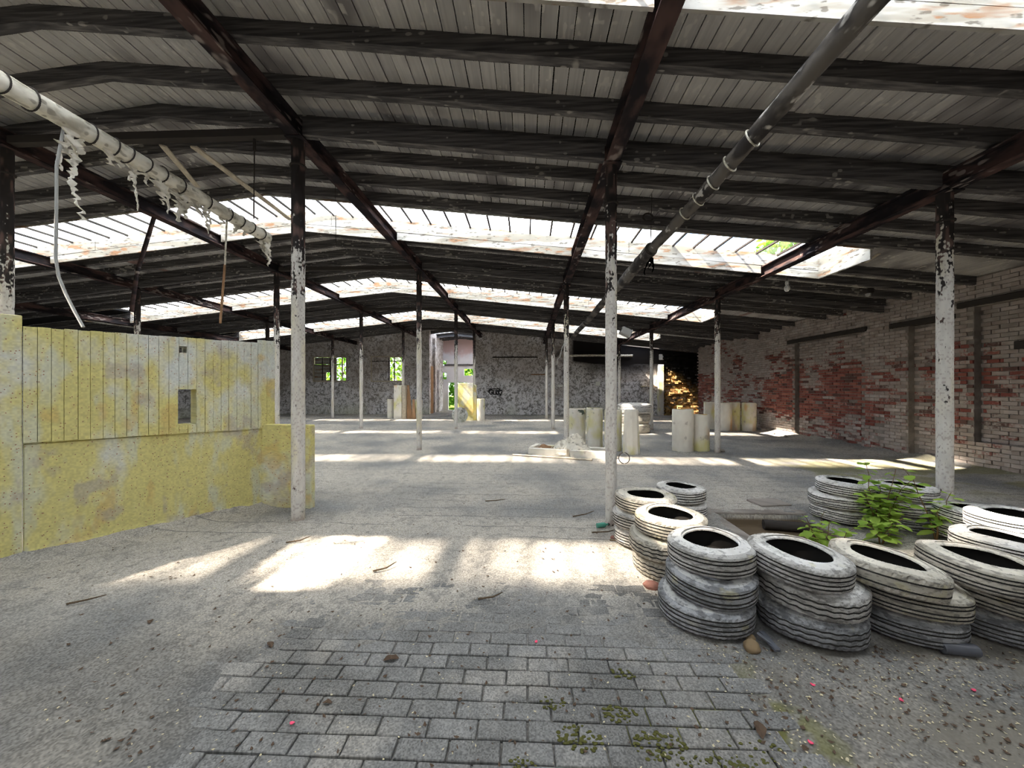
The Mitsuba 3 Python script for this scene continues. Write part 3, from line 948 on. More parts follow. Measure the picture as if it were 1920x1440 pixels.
# name, description, then tyres from the bottom: x, y, R, H, material, style, tilt
STACKS = [
    ('in the front row, leftmost stack', 0, [(1.165, 2.53, .288, .172, GR, 0, (0, 0)), (1.205, 2.545, .275, .165, GR, 3, (1.5, 0)), (1.222, 2.572, .262, .175, W, 3, (1, -1.5))]),
    ('in the front row, second stack from left', 0, [(1.768, 2.452, .285, .17, GR, 1, (0, 0)), (1.778, 2.46, .290, .175, W, 1, (1, 1)), (1.690, 2.445, .272, .165, W, 0, (2.5, 4))]),
    ('in the front row, third stack from left', 0, [(2.37, 2.478, .272, .16, GR, 3, (0, 0)), (2.372, 2.475, .282, .165, BG, 3, (0, 2)), (2.195, 2.42, .275, .16, BG, 2, (2, 7))]),
    ('in the front row, fourth stack, right edge', 0, [(2.95, 2.48, .288, .165, GR, 0, (0, 0)), (2.945, 2.47, .283, .165, BG, 3, (0, 1)), (2.765, 2.425, .28, .165, BG, 3, (1, 4))]),
    ('in the stack right behind the leftmost front stack', 0, [(1.15, 3.145, .275, .165, BG, 1, (0, 0)), (1.13, 3.13, .285, .17, BG, 1, (1, 0)), (1.165, 3.13, .275, .165, BG, 0, (1, 0))]),
    ('in the stack beside the rusted column foot', 0, [(1.12, 3.70, .275, .165, W, 0, (0, 0)), (1.11, 3.70, .28, .165, W, 0, (0, 0)), (1.14, 3.705, .285, .165, BG, 0, (0, 1))]),
    ("in the low farthest stack on the ring's left", 0, [(1.84, 4.55, .262, .17, W, 0, (0, 0)), (1.82, 4.56, .27, .185, W, 0, (0, 1))]),
    ('in the back stack directly behind the weeds', .02, [(3.54, 4.42, .275, .155, W, 3, (0, 0)), (3.52, 4.42, .272, .155, W, 3, (2, 0)), (3.55, 4.38, .255, .155, W, 0, (3, 1))]),
    ('in the back stack between weeds and white column', .0, [(4.02, 4.22, .262, .16, GR, 3, (0, 0)), (4.02, 4.20, .262, .165, W, 3, (0, 0)), (4.02, 4.20, .262, .155, W, 3, (0, 1))]),
    ("in the two-high stack hiding the white column's foot", .09, [(4.13, 3.66, .262, .16, W, 3, (0, 0)), (4.14, 3.67, .265, .155, W, 3, (0, 1))]),
    ('in the sunlit stack behind the front row', 0, [(3.34, 2.82, .27, .165, W, 3, (0, 0)), (3.36, 2.80, .275, .165, W, 3, (0, 0)), (3.30, 2.74, .265, .16, W, 3, (0, 3))]),
    ('in the ribbed rear stack at the right edge', 0, [(3.88, 3.14, .27, .165, W, 3, (0, 0)), (3.90, 3.15, .27, .165, W, 3, (0, 0)), (3.88, 3.16, .272, .165, W, 3, (0, 0))]),
]
for k, (where, z0, ts) in enumerate(STACKS):
    z = z0 + (float(ground(ts[0][0], ts[0][1])) if z0 == 0 else 0)
    for i, (x, y, R, H, mat, st, tilt) in enumerate(ts):
        col = {W: 'whitewashed', BG: 'dusty beige', GR: 'worn grey'}[mat]
        tyre(x, y, z, R, H, mat, f'{LV[len(ts)][i]} {col} tyre {where}', 'car tyres stacked in a ring', st, k * 5 + i, rim=min(.168, R - .10), tilt=tilt, tread=mat if k > 5 else mat.replace('tyre', 'tread'))
        z += H - .006

# ------------------------------------------------------------ concrete pipes, planks and the things around them
def pipe_mesh(r, h, seed, taper=1.0, n=28, wall=.035):
    prof = [(r, 0), (r * (1 - (1 - taper) * .33), h * .33), (r * (1 - (1 - taper) * .66), h * .66), (r * taper, h - .012), (r * taper - .010, h), (r * taper - wall, h), (r * taper - wall, h - .35), (r * .2, h - .36), (r * .2, .002)]
    g = np.random.default_rng(seed)
    m = lathe(prof, n)
    v = np.array(m.vertices)
    v[:, :2] *= (1 + .018 * (meshkit.noise(v * 4 + seed, seed) - .5))[:, None]
    m.vertices = v
    return m


PIPES = [((1.285, 9.80), .212, .97, 1.0, 28, 'whitewashed concrete pipe with a dark peeled patch, beside the mid column', 'row'),
         ((1.672, 9.50), .200, 1.00, 1.0, 28, 'orange-stained pale concrete pipe right of the one with the dark patch', 'row'),
         ((2.045, 9.10), .200, .97, 1.0, 28, 'yellowish concrete pipe half hidden behind the front column', 'row'),
         ((2.355, 8.68), .195, 1.00, .80, 9, 'tapering white faceted concrete post, wider at its foot', 'row'),
         ((3.690, 9.12), .240, 1.00, .99, 28, 'taller of two grey-white concrete pipes beside a column', 'pair'),
         ((4.130, 9.18), .196, .87, 1.0, 28, 'shorter of two grey-white concrete pipes beside a column', 'pair'),
         ((6.88, 13.42), .215, .98, 1.0, 28, 'yellowish concrete pipe behind the column, left in the row by the brick wall', 'wall'),
         ((7.28, 13.62), .205, .99, 1.0, 28, 'middle concrete pipe in the row by the brick wall', 'wall'),
         ((7.69, 13.42), .225, .98, 1.0, 28, 'sunlit white concrete pipe closest to the brick wall', 'wall'),
         ((-6.68, 18.20), .19, .94, 1.0, 20, 'short concrete pipe left of the far leaning planks', 'far'),
         ((-5.34, 18.20), .20, .92, .97, 20, 'short white concrete pipe right of the far leaning planks', 'far'),
         ((-2.11, 16.95), .175, 1.00, 1.0, 20, 'grey concrete pipe right of the mossy slabs', 'far')]
for k, ((x, y), r, h, tp, n, lab, g) in enumerate(PIPES):
    z = float(ground(x, y)) - .01
    key = single('concrete_pipe', moved(pipe_mesh(r, h, k, tp, n), x, y, z, rz=k * 1.3), 'm_drum', lab, 'concrete pipe', 'upright concrete pipes', smooth=35)
single('concrete_slab', moved(bevel(-.27, .27, -.06, .06, 0, 1.0, .012), 6.60, 13.78, -.01), 'm_drum', 'flat pale panel standing left of the pipes by the brick wall', 'panel')
single('tall_panel', moved(bevel(-.19, .19, -.08, .08, 0, 1.63, .012), -6.17, 17.72, -.01, rx=-.01), 'm_drum', 'tall white panel standing beside the brown planks, far left', 'panel')
single('tall_panel', moved(bevel(-.09, .09, -.12, .12, 0, 1.62, .012), -5.87, 17.74, -.01), 'm_oldwood', 'grey-brown panel edge between the white panel and brown planks', 'panel')
single('plank', moved(trimesh.convex.convex_hull(np.array([[-.13, y, 0] for y in (-.03, .03)] + [[.14, y, 0] for y in (-.03, .03)] + [[-.13, y, 1.62] for y in (.02, .08)] + [[-.05, y, 1.62] for y in (.02, .08)])), -5.62, 17.76, 0), 'm_wood', 'brown plank with a tapered top leaning by the white panel', 'plank')
single('plank', moved(trimesh.convex.convex_hull(np.array([[-.08, y, 0] for y in (-.03, .03)] + [[.10, y, 0] for y in (-.03, .03)] + [[-.08, y, .95] for y in (.02, .08)] + [[0, y, .95] for y in (.02, .08)])), -5.40, 17.70, 0), 'm_wood', 'short dark brown plank at the right of the leaning planks', 'plank')
single('mossy_slab', moved(bevel(-.35, .35, -.10, .10, 0, 1.72, .015), -2.82, 17.15, -.01), 'm_yellow', 'broad mossy yellow-green slab standing by the far doorway', 'slab')
single('mossy_slab', moved(bevel(-.10, .10, -.12, .12, 0, 1.64, .015), -2.45, 17.22, -.01), 'm_yellow', 'narrow mossy slab just right of the broad one', 'slab')
disc = thing('concrete_disc', 'round grey concrete disc with holes, standing on edge before the mossy slabs', 'disc')
dm = minus(trimesh.creation.cylinder(radius=.335, height=.16, sections=40), *[moved(trimesh.creation.cylinder(radius=.022, height=.3, sections=12), .2 * math.cos(a), .2 * math.sin(a), 0) for a in np.arange(6) * math.pi / 3])
put('body', moved(dm, -2.90, 16.05, .325, rx=math.pi / 2, rz=.45), 'm_plaster', disc, smooth=35)

for i, (z, r, h) in enumerate([(0.0, .50, .33), (.32, .50, .33), (.64, .545, .34)]):
    tyre(3.60, 12.85, z, r, h, 'm_tyre_white' if i == 2 else 'm_tyre_beige', ['bottom', 'middle', 'top'][i] + ' tractor tyre of the whitewashed pile behind the tapering post', 'whitewashed tractor tyres', 3, 90 + i, rim=.26)

# timber frame with rags, pole and hoop
fr = thing('timber_frame', 'low whitewashed timber frame on the floor in front of the pipes', 'timber frame')
put('front_beam', between((.03, 8.50, .075), (1.80, 7.98, .075), .14, .15), 'm_drum', fr)
put('back_beam', between((.20, 9.02, .075), (1.95, 8.50, .075), .12, .14), 'm_drum', fr)
put('side_beam', between((.08, 8.50, .09), (.25, 9.00, .09), .10, .16), 'm_drum', fr)
put('peg', bevel(.84, .90, 8.15, 8.19, 0, .17, .006), 'm_oldwood', fr)


def heap(x, y, z, rx, ry, h, seed, n=40):
    u = np.linspace(-1, 1, n)
    X, Y = np.meshgrid(u, u, indexing='ij')
    rr = np.sqrt(X ** 2 + Y ** 2)
    q = np.stack([X * 2.5 + seed, Y * 2.5, X * 0], -1)
    Z = h * np.clip(1 - rr ** 1.6, 0, 1) * (.35 + 1.2 * meshkit.fbm(q, 4, seed)) + h * .35 * (np.abs(meshkit.fbm(q * 2.3, 3, seed + 3) - .5)) * (rr < .97)
    v = np.stack([x + X * rx, y + Y * ry, z + Z], -1).reshape(-1, 3)
    I, J = np.meshgrid(np.arange(n - 1), np.arange(n - 1), indexing='ij')
    a = (I * n + J).ravel()
    keep = (rr[:-1, :-1].ravel() < 1.0)
    a = a[keep]
    return trimesh.Trimesh(v, np.vstack([np.stack([a, a + n, a + n + 1], 1), np.stack([a, a + n + 1, a + 1], 1)]), process=False)


rp = thing('rag_pile', 'heap of dirty white rags and fibre on the timber frame', 'rag pile')
put('heap', heap(.98, 8.42, .02, .50, .27, .40, 3, 56), 'm_lag', rp, smooth=35)
for i in range(7):
    a = rnd.uniform(0, 6.28)
    p = [(.95 + .45 * t * math.cos(a) + rnd.uniform(-.03, .03), 8.50 + .28 * t * math.sin(a), .33 - .22 * t * t + rnd.uniform(-.02, .03)) for t in np.linspace(.0, 1.0, 7)]
    put('strand', tube(p, [.018, .02, .022, .02, .018, .015, .008], 6), 'm_lag', rp, smooth=40)
single('straw_heap', heap(.38, 8.64, .02, .36, .24, .15, 14, 40), 'm_wood', 'brown heap of fibre at the left end of the rag pile', 'heap', smooth=35)
single('pole', tube([(-.32, 8.27, .03), (.5, 7.99, .035), (1.26, 7.73, .03)], .018, 10), 'm_oldwood', 'long thin pole lying in front of the timber frame', 'pole', smooth=40)
single('plank', between((.75, 7.96, .02), (1.32, 7.76, .02), .12, .035), 'm_oldwood', 'short grey board lying beside the long pole', 'plank')
hp = [(1.90 + .105 * math.cos(a), 7.50 + .02 * math.sin(a), .115 + .105 * math.sin(a)) for a in np.linspace(0, 2 * math.pi, 33)]
single('hoop', tube(hp, .008, 8, False), 'm_iron', 'thin iron hoop standing on the floor behind the front column', 'hoop', smooth=40)

# ------------------------------------------------------------ pipes under the roof, rags, cables
def wrapped(y0, y1, x, z, r, amp, seed, n=18):
    k = int((y1 - y0) / .05) + 2
    ys = np.linspace(y0, y1, k)
    th = np.arange(n) * 2 * math.pi / n
    Y, A = np.meshgrid(ys, th, indexing='ij')
    q = np.stack([np.cos(A) * 1.2, Y * 5, np.sin(A) * 1.2 + seed], -1)
    R = r * (1 + amp * (meshkit.fbm(q, 3, seed) - .5))
    sag = .012 * np.sin(Y * 1.7 + seed)
    v = np.stack([x + R * np.cos(A), Y, z + R * np.sin(A) + sag], -1).reshape(-1, 3)
    v = np.vstack([v, [[x, y0, z], [x, y1, z]]])
    f = []
    for i in range(k - 1):
        for j in range(n):
            l = (j + 1) % n
            f += [[i * n + j, i * n + l, (i + 1) * n + l], [i * n + j, (i + 1) * n + l, (i + 1) * n + j]]
    e = k * n
    for j in range(n):
        l = (j + 1) % n
        f += [[e, l, j], [e + 1, (k - 1) * n + j, (k - 1) * n + l]]
    m = trimesh.Trimesh(v, np.array(f), process=False)
    if m.volume < 0:
        m.invert()
    return m


PX, PZ = -3.80, 3.70
lp = thing('lagged_pipe', 'white lagged pipe hanging at upper left with torn insulation', 'pipe')
put('lagging', wrapped(1.3, 5.35, PX, PZ, .076, .25, 2), 'm_lag', lp, smooth=40)
for i, y in enumerate([1.75, 2.2, 2.55, 2.72, 3.12, 3.30, 3.42, 3.58, 3.74, 3.95, 4.30, 4.62, 4.82, 5.0, 5.2]):
    ring = [(PX + .084 * math.cos(a), y + .012 * math.sin(a + i), PZ + .012 * math.sin(y * 1.7 + 2) + .084 * math.sin(a)) for a in np.linspace(0, 2 * math.pi, 25)]
    put('band', tube(ring, .006, 6, False), 'm_iron', lp, smooth=40)


def rag(x, y, zt, zb_, w, seed, yspan=None):
    """A ragged hanging strip of insulation with thickness and frayed edges."""
    g = np.random.default_rng(seed)
    L = zt - zb_
    n = max(8, int(L / .018))
    v = []
    for i in range(n + 1):
        t = i / n
        z = zt - L * t
        ww = w * (1 - .8 * t ** 1.2) * (.25 + 1.3 * g.random() ** 1.5) / 2 + .002
        o = .25 * w * math.sin(5 * t + seed) + .15 * w * g.normal()
        dx = .02 * math.sin(3 * t + seed * 2)
        d = .003 + .008 * g.random() * (1 - t)
        v += [[x + dx - d, y + o - ww, z], [x + dx + d, y + o - ww * .9, z], [x + dx + d, y + o + ww * .9, z], [x + dx - d, y + o + ww, z]]
    f = []
    for i in range(n):
        for k in range(4):
            l = (k + 1) % 4
            a, b = 4 * i + k, 4 * i + l
            f += [[a, b, b + 4], [a, b + 4, a + 4]]
    f += [[0, 2, 1], [0, 3, 2], [4 * n, 4 * n + 1, 4 * n + 2], [4 * n, 4 * n + 2, 4 * n + 3]]
    return trimesh.Trimesh(np.array(v), np.array(f), process=False)


def yat(px):
    return PX / ((px - 989) / 706)


for i, (y, ln, w) in enumerate([(4.12 - 1.18, .36, .09), (3.03, .72, .10), (3.0, .16, .14), (3.28, .10, .10), (3.36, .09, .08), (3.44, .17, .07), (3.55, .08, .10), (3.62, .12, .06), (3.475 + .02, .42, .035), (3.76, .22, .16),
                                (3.84, .30, .05), (3.93, .34, .17), (3.98, .30, .10), (4.06, .26, .14), (4.20, .16, .12), (4.30, .30, .10), (4.36, .24, .06), (4.52, .12, .14), (4.75, .14, .12), (4.95, .10, .10), (5.28, .22, .14), (5.34, .36, .12), (5.38, .26, .10)]):
    put('torn_strip', rag(PX, y, PZ - .055, PZ - .06 - ln, w, i + 1), 'm_lag', lp, label='hanging torn insulation' if i == 0 else None)
single('cable', tube([(-3.80, 2.93, 3.62), (-3.818, 2.9, 3.3), (-3.82, 2.9, 2.9), (-3.826, 2.9, 2.55), (-3.80, 2.9, 2.40), (-3.74, 2.9, 2.26), (-3.66, 2.9, 2.11), (-3.59, 2.9, 1.99)], .011, 8), 'm_cable', 'grey cable dangling from the lagged pipe above the partition', 'cable', smooth=50)
lath = thing('hanging_lath', 'thin torn lath hanging from the lagged pipe, brown lower half', 'lath')
put('upper', between((-3.83, 4.645, 3.64), (-3.855, 4.645, 3.05), .012, .022), 'm_lag', lath)
put('lower', between((-3.855, 4.645, 3.07), (-3.914, 4.642, 2.32), .014, .030), 'm_wood', lath, label='brown lower half')

RX, RZ = 1.60, 3.28
dp = thing('wrapped_pipe', 'dark wrapped pipe running along the hall at the right under the roof', 'pipe')
put('front_length', wrapped(1.2, 4.95, RX, RZ, .058, .35, 5), 'm_darkpipe', dp, smooth=40)
put('sleeve', wrapped(4.90, 6.3, RX - .01, RZ - .01, .082, .35, 6), 'm_darkpipe', dp, smooth=40)
put('rear_length', wrapped(6.25, YF - .02, RX - .02, RZ - .01, .070, .18, 7), 'm_darkpipe', dp, smooth=40)
for i, y in enumerate([2.75, 3.05, 3.32, 3.6, 3.9]):
    ring = [(RX + .066 * math.cos(a), y + .05 * math.sin(a + 1), RZ + .012 * math.sin(y * 1.7 + 5) + .066 * math.sin(a)) for a in np.linspace(0, 2 * math.pi, 21)]
    put('binding', tube(ring, .007, 6, False), 'm_lag', dp, smooth=40)
for i, (y, ln, w) in enumerate([(5.0, .18, .16), (5.12, .10, .12), (5.25, .16, .06)]):
    put('torn_strip', rag(RX + .03, y, RZ - .06, RZ - .07 - ln, w, 40 + i), 'm_darkpipe', dp)
single('suspension_wire', tube([(1.615, 4.97, 4.02), (1.60, 4.97, 3.33)], .004, 6), 'm_iron', 'thin wire holding up the dark wrapped pipe', 'wire', smooth=50)
single('rubber_loop', tube([(1.72 + .07 * math.cos(a), 5.45 + .03 * math.sin(a), 3.93 + .07 * math.sin(a)) for a in np.linspace(.3, 5.9, 16)], .012, 8), 'm_iron', 'dark loop of cable hanging from a rafter over the wrapped pipe', 'cable loop', smooth=50)

single('hanging_rod', cat([tube([(-3.111, 4.17, 4.36), (-3.12, 4.17, 3.43)], .006, 6), tube([(-3.111, 4.17, 4.35), (-3.113, 4.17, 4.20)], .016, 8)]), 'm_iron', 'thin dark rod hanging from the level tie, left of the front column', 'rod')
single('knotted_string', cat([tube([(-2.705, 5.19, 4.50), (-2.70, 5.19, 4.0), (-2.69, 5.19, 3.49)], .0035, 6), trimesh.creation.icosphere(1, .012).apply_translation((-2.692, 5.19, 3.55))]), 'm_iron', 'thin knotted cord hanging from the roof, right of the front column', 'cord')
single('brace_board', between((-4.23, 4.20, 4.31), (-4.907, 5.402, 4.49), .07, .022), 'm_oldwood', 'short loose board slanting under the ridge', 'loose board')
single('brace_board', between((-3.861, 4.20, 4.29), (-4.149, 6.434, 4.445), .08, .022), 'm_oldwood', 'long loose board slanting from the level tie toward the front column', 'loose board')
single('leaning_pole', tube([(-6.13, 5.945, 4.33), (-6.42, 5.937, 3.4), (-6.52, 5.937, 2.75)], [.03, .028, .03], 10), 'm_steel', 'dark pole hanging aslant from the girder left of the skylight', 'pole', smooth=40)
single('loose_board', between((-13.9, 11.2, 3.60), (-13.7, 12.6, 3.60), .16, .03), 'm_trim', 'pale loose board under the roof seen just above the partition', 'loose board')

sb = thing('splintered_board', 'broken splintered board end beside the right end of the near skylight', 'broken board')
for i, (a, b) in enumerate([((5.45, 6.25, 3.64), (5.52, 6.75, 3.60)), ((5.55, 6.18, 3.62), (5.62, 6.5, 3.585)), ((5.44, 6.5, 3.61), (5.50, 6.98, 3.55))]):
    put('splinter', between(a, b, .05, .016), 'm_oldwood', sb)

# lamps
lm = thing('hanging_lamp', 'small white lamp hanging below the right end of the near skylight', 'lamp')
put('cord', tube([(5.05, 7.55, 3.68), (5.05, 7.55, 3.58)], .006, 6), 'm_iron', lm)
put('socket', moved(lathe([(.012, .10), (.03, .09), (.034, .05), (.03, .02), (.012, .02)], 14), 5.05, 7.55, 3.48), 'm_white', lm, smooth=40)
put('bulb', moved(lathe([(.002, -.10), (.03, -.09), (.048, -.055), (.05, -.02), (.036, .012), (.02, .03), (.002, .03)], 16), 5.05, 7.55, 3.47), 'm_white', lm, smooth=40)
lm = thing('ceiling_lamp', 'dark box lamp fixed under a rafter near the brick wall', 'lamp')
put('housing', bevel(6.80, 6.94, 7.83, 7.95, 3.40, 3.50, .01), 'm_iron', lm)
put('glass', moved(lathe([(.002, -.06), (.04, -.05), (.05, -.01), (.05, .0), (.002, .0)], 16), 6.87, 7.89, 3.40), 'm_cable', lm, smooth=40)
lm = thing('floodlight', 'grey box floodlight clamped to the front column head height', 'floodlight')
put('housing', moved(bevel(-.055, .055, -.045, .045, -.042, .042, .01), 1.07, 4.17, 2.11, ry=.45), 'm_cable', lm)
put('bracket', between((.92, 4.16, 2.17), (1.06, 4.17, 2.13), .05, .03), 'm_iron', lm)
put('front_frame', moved(bevel(.045, .062, -.05, .05, -.046, .046, .006), 1.07, 4.17, 2.11, ry=.45), 'm_cable', lm)
single('column_cable', tube([(.86, 8.88, 2.55), (.80, 8.82, 2.42), (.758, 8.75, 2.25), (.75, 8.7, 2.20), (.69, 8.7, 2.16), (.68, 8.7, 2.03), (.64, 8.7, 2.03)], .009, 8), 'm_cable', 'bent white cable end by the column at the rag pile', 'cable', smooth=50)
single('wall_pipe', wrapped(0, 3.4, 0, 0, .06, .25, 12).apply_transform(np.array([[0, 1, 0, 2.30], [-1, 0, 0, YF - .18], [0, 0, 1, 3.26], [0, 0, 0, 1.0]])), 'm_lag', 'white lagged pipe running level along the sooty far wall', 'pipe', smooth=40)

# things on the far wall and the brick wall
lou = thing('vent_louver', 'grey louvred vent on the far wall right of the doorway', 'vent')
put('frame', minus(box(-2.96, -2.30, YF - .04, YF + .01, 2.20, 2.91), box(-2.90, -2.36, YF - 1, YF - .012, 2.26, 2.85)), 'm_plaster', lou)
for i in range(5):
    put('slat', moved(bevel(-.27, .27, -.03, .03, -.012, .012, .004), -2.63, YF - .035, 2.32 + i * .12, rx=.6), 'm_plaster', lou)
single('wall_box', bevel(3.74, 3.98, YF - .08, YF + .01, 1.61, 1.84, .012), 'm_white', 'small square white box on the far wall behind the columns', 'box')
single('wall_box', bevel(1.65, 1.95, YF - .09, YF + .01, 1.55, 1.67, .03), 'm_white', 'small flat white fitting on the far wall, left of the square box', 'box')
single('notice', bevel(7.18, 7.42, YF - .012, YF + .004, 3.02, 3.33, .003), 'm_white', 'pale notice high on the sooty pier in the far corner', 'notice')
single('wall_shelf', bevel(.2, 1.0, YF - .10, YF + .01, 2.20, 2.26, .008), 'm_wood', 'short brown ledge on the far wall left of the close pair of columns', 'shelf')
single('wall_groove', bevel(-1.95, .55, YF - .03, YF + .01, 3.16, 3.23, .008), 'm_iron', 'long dark batten across the upper far wall', 'batten')
tag = thing('graffiti', 'black scribbled graffiti tag on the far wall', 'graffiti')
LET = [[(-.02, .62), (-.16, .78), (-.34, .70), (-.40, .42), (-.26, .16), (-.08, .22), (-.04, .42), (-.20, .40)], [(.16, .70), (.02, .60), (.04, .40), (.14, .42), (.04, .40), (.06, .18), (.22, .16)], [(.30, .10), (.28, .72), (.42, .74), (.46, .56), (.30, .44), (.50, .10)],
       [(.56, .76), (.58, .06)], [(.80, .80), (.58, .42), (.84, .02)], [(-.40, .42), (-.52, .50), (-.30, .88), (.62, .92), (.98, .60), (.86, .20), (.70, -.08)]]
for st in LET:
    st = np.array(st)
    t = np.linspace(0, len(st) - 1, len(st) * 4)
    p = np.stack([np.interp(t, range(len(st)), st[:, 0]), np.interp(t, range(len(st)), st[:, 1])], 1)
    put('stroke', tube([(-1.92 + q[0] * .52, YF - .002, 1.06 + q[1] * .42) for q in p], .032, 6), 'm_black', tag)
hk = [(XW - .04, 6.42 + .085 * math.cos(a), 1.95 + .105 * math.sin(a)) for a in np.linspace(1.0, 5.4, 16)]
single('iron_hook', tube(hk, .018, 8), 'm_iron', 'curved iron hook on the brick wall at the right edge', 'hook', smooth=50)
single('wall_socket', bevel(XW - .03, XW + .02, 6.50, 6.64, 2.14, 2.28, .008), 'm_iron', 'dark square hole plate on the brick wall above the iron hook', 'plate')

# windows in the far wall
w7 = thing('window_7', 'left far window, half boarded with a small hole, half open to greenery', 'window', kind='structure')
put('frame', minus(box(-12.2, -10.2, YF + .02, YF + .10, 1.83, 3.29), box(-12.12, -10.28, YF - 1, YF + 1, 1.91, 3.21)), 'm_oldwood', w7)
for x in (-11.65, -11.2, -10.85, -10.5):
    put('mullion', box(x - .02, x + .02, YF + .03, YF + .09, 1.91, 3.21), 'm_iron' if x < -11 else 'm_oldwood', w7)
put('transom', box(-12.12, -10.28, YF + .03, YF + .09, 2.78, 2.82), 'm_iron', w7)
put('transom', box(-10.85, -10.28, YF + .03, YF + .09, 2.30, 2.33), 'm_oldwood', w7)
put('boarding', minus(box(-12.12, -10.87, YF + .06, YF + .085, 1.91, 2.78), box(-11.45, -11.17, YF - 1, YF + 1, 1.93, 2.38)), 'm_trim', w7, label='whitened boarding with a square hole')
for a, b in ((-12.1, -11.67), (-11.63, -11.22), (-11.18, -10.87)):
    put('pane', box(a, b, YF + .055, YF + .06, 2.83, 3.20), 'm_trim', w7, label='painted-over pane')
w8 = thing('window_8', 'right far window, bricked up at the left and open to greenery at the right', 'window', kind='structure')
put('frame', minus(box(-8.85, -6.95, YF + .02, YF + .10, 1.83, 3.29), box(-8.78, -7.02, YF - 1, YF + 1, 1.90, 3.22)), 'm_oldwood', w8)
put('infill', box(-8.78, -7.80, YF + .03, YF + .2, 1.90, 3.22), 'm_plaster', w8, label='plastered infill')
for x in (-7.80, -7.50):
    put('mullion', box(x - .02, x + .02, YF + .02, YF + .08, 1.9, 3.22), 'm_iron', w8)
put('transom', box(-8.78, -7.02, YF + .015, YF + .06, 2.98, 3.02), 'm_iron', w8)

# ------------------------------------------------------------ pit edge, slabs, stones and small debris
kb = thing('pit_kerb', 'low concrete kerb around the shallow pit inside the tyre ring', 'kerb')
put('back', bevel(2.20, 3.34, 4.60, 4.74, -.25, .012, .012), 'm_mortar', kb)
put('side', bevel(2.12, 2.25, 3.22, 4.66, -.25, .010, .012), 'm_mortar', kb)
single('iron_pipe', moved(lathe([(.055, 0), (.055, .5), (.046, .5), (.046, .02), (.01, .02), (.01, 0)], 16), 2.72, 4.46, -.075, rx=math.pi / 2, rz=1.35), 'm_iron', 'short dark pipe end lying at the back edge of the pit', 'pipe', smooth=40)
single('flat_slab', moved(bevel(-.20, .20, -.14, .14, 0, .035, .006), 3.10, 4.98, .0, rz=.15), 'm_mortar', 'flat grey slab on the floor behind the pit', 'slab')
for (x, y, r, mat, lab) in [(1.285, 2.215, .055, 'm_stone', 'brown rounded stone at the foot of the two leftmost front stacks'), (1.33, 2.30, .035, 'm_stone', 'small stone behind the brown rounded stone'), (.93, 2.86, .060, 'm_redrub', 'reddish brick lump left of the front tyre stack'),
                            (.85, 3.78, .030, 'm_redrub', 'red rubble bit left of the tyres, near the rusted column foot'), (4.55, 9.0, .07, 'm_mortar', 'rubble lump between the two concrete pipes and a column'), (7.95, 13.0, .10, 'm_mortar', 'rubble lump at the foot of the sunlit pipe'), (7.8, 12.3, .06, 'm_mortar', 'small rubble lump along the brick wall, far'),
                            (7.72, 11.6, .07, 'm_mortar', 'rubble lump at the brick wall by the far recess')]:
    single('stone', moved(rock(r, int(r * 1000) + int(x * 10), .65), x, y, float(ground(x, y)) + r * .25, rz=x * 3), mat, lab, 'stone', smooth=35)
single('torn_can', moved(cat([between((-.02, -.07, 0), (.03, .07, .012), .035, .02), between((.0, -.05, .0), (-.03, .05, .03), .02, .015)]), 1.392, 2.235, .03, rz=.35), 'm_can', 'crumpled black scrap beside the brown stone', 'scrap')
single('tin_can', moved(lathe([(.030, 0), (.032, .004), (.032, .166), (.030, .17), (.002, .17), (.002, 0)], 18), 2.50, 2.20, .036, rx=-math.pi / 2, rz=1.45), 'm_can', 'dark cylinder can lying in front of the fourth stack', 'can', smooth=40)
bt = thing('bottle', 'small green bottle lying by the rusted column foot', 'bottle')
put('body', moved(lathe([(.002, 0), (.024, .0), (.026, .014), (.026, .085), (.02, .10), (.010, .11), (.010, .135), (.002, .135)], 18), .74, 4.05, .030, rx=-math.pi / 2, rz=-1.25), 'm_bottle', bt, smooth=40)
put('cap', moved(lathe([(.002, .130), (.013, .130), (.013, .148), (.002, .148)], 14), .74, 4.05, .030, rx=-math.pi / 2, rz=-1.25), 'm_iron', bt)
for i, (a, b) in enumerate([((.52, 4.35), (.78, 4.47)), ((.66, 3.90), (.95, 3.95)), ((.80, 3.70), (1.0, 3.66)), ((-.35, 2.65), (-.18, 2.70)), ((-3.15, 2.45), (-2.95, 2.52)), ((-2.3, 3.5), (-2.12, 3.6)), ((-.55, 4.9), (-.3, 4.95)), ((-1.25, 3.0), (-1.1, 3.12))]):
    mid = ((a[0] + b[0]) / 2 + .02, (a[1] + b[1]) / 2 - .02)
    single('twig', tube([(p[0], p[1], float(ground(*p)) + .012 + .01 * j) for j, p in enumerate((a, mid, b))], [.007, .006, .003], 6), 'm_bark', ['forked brown twig left of the rusted column foot', 'twig at the rusted column foot', 'twig in front of the rusted column foot', 'twig on the sandy floor before the paving', 'twig near the partition in the foreground', 'twig near the partition end column', 'twig on the grey mid floor', 'twig in the sunlit floor zone'][i], 'twig')


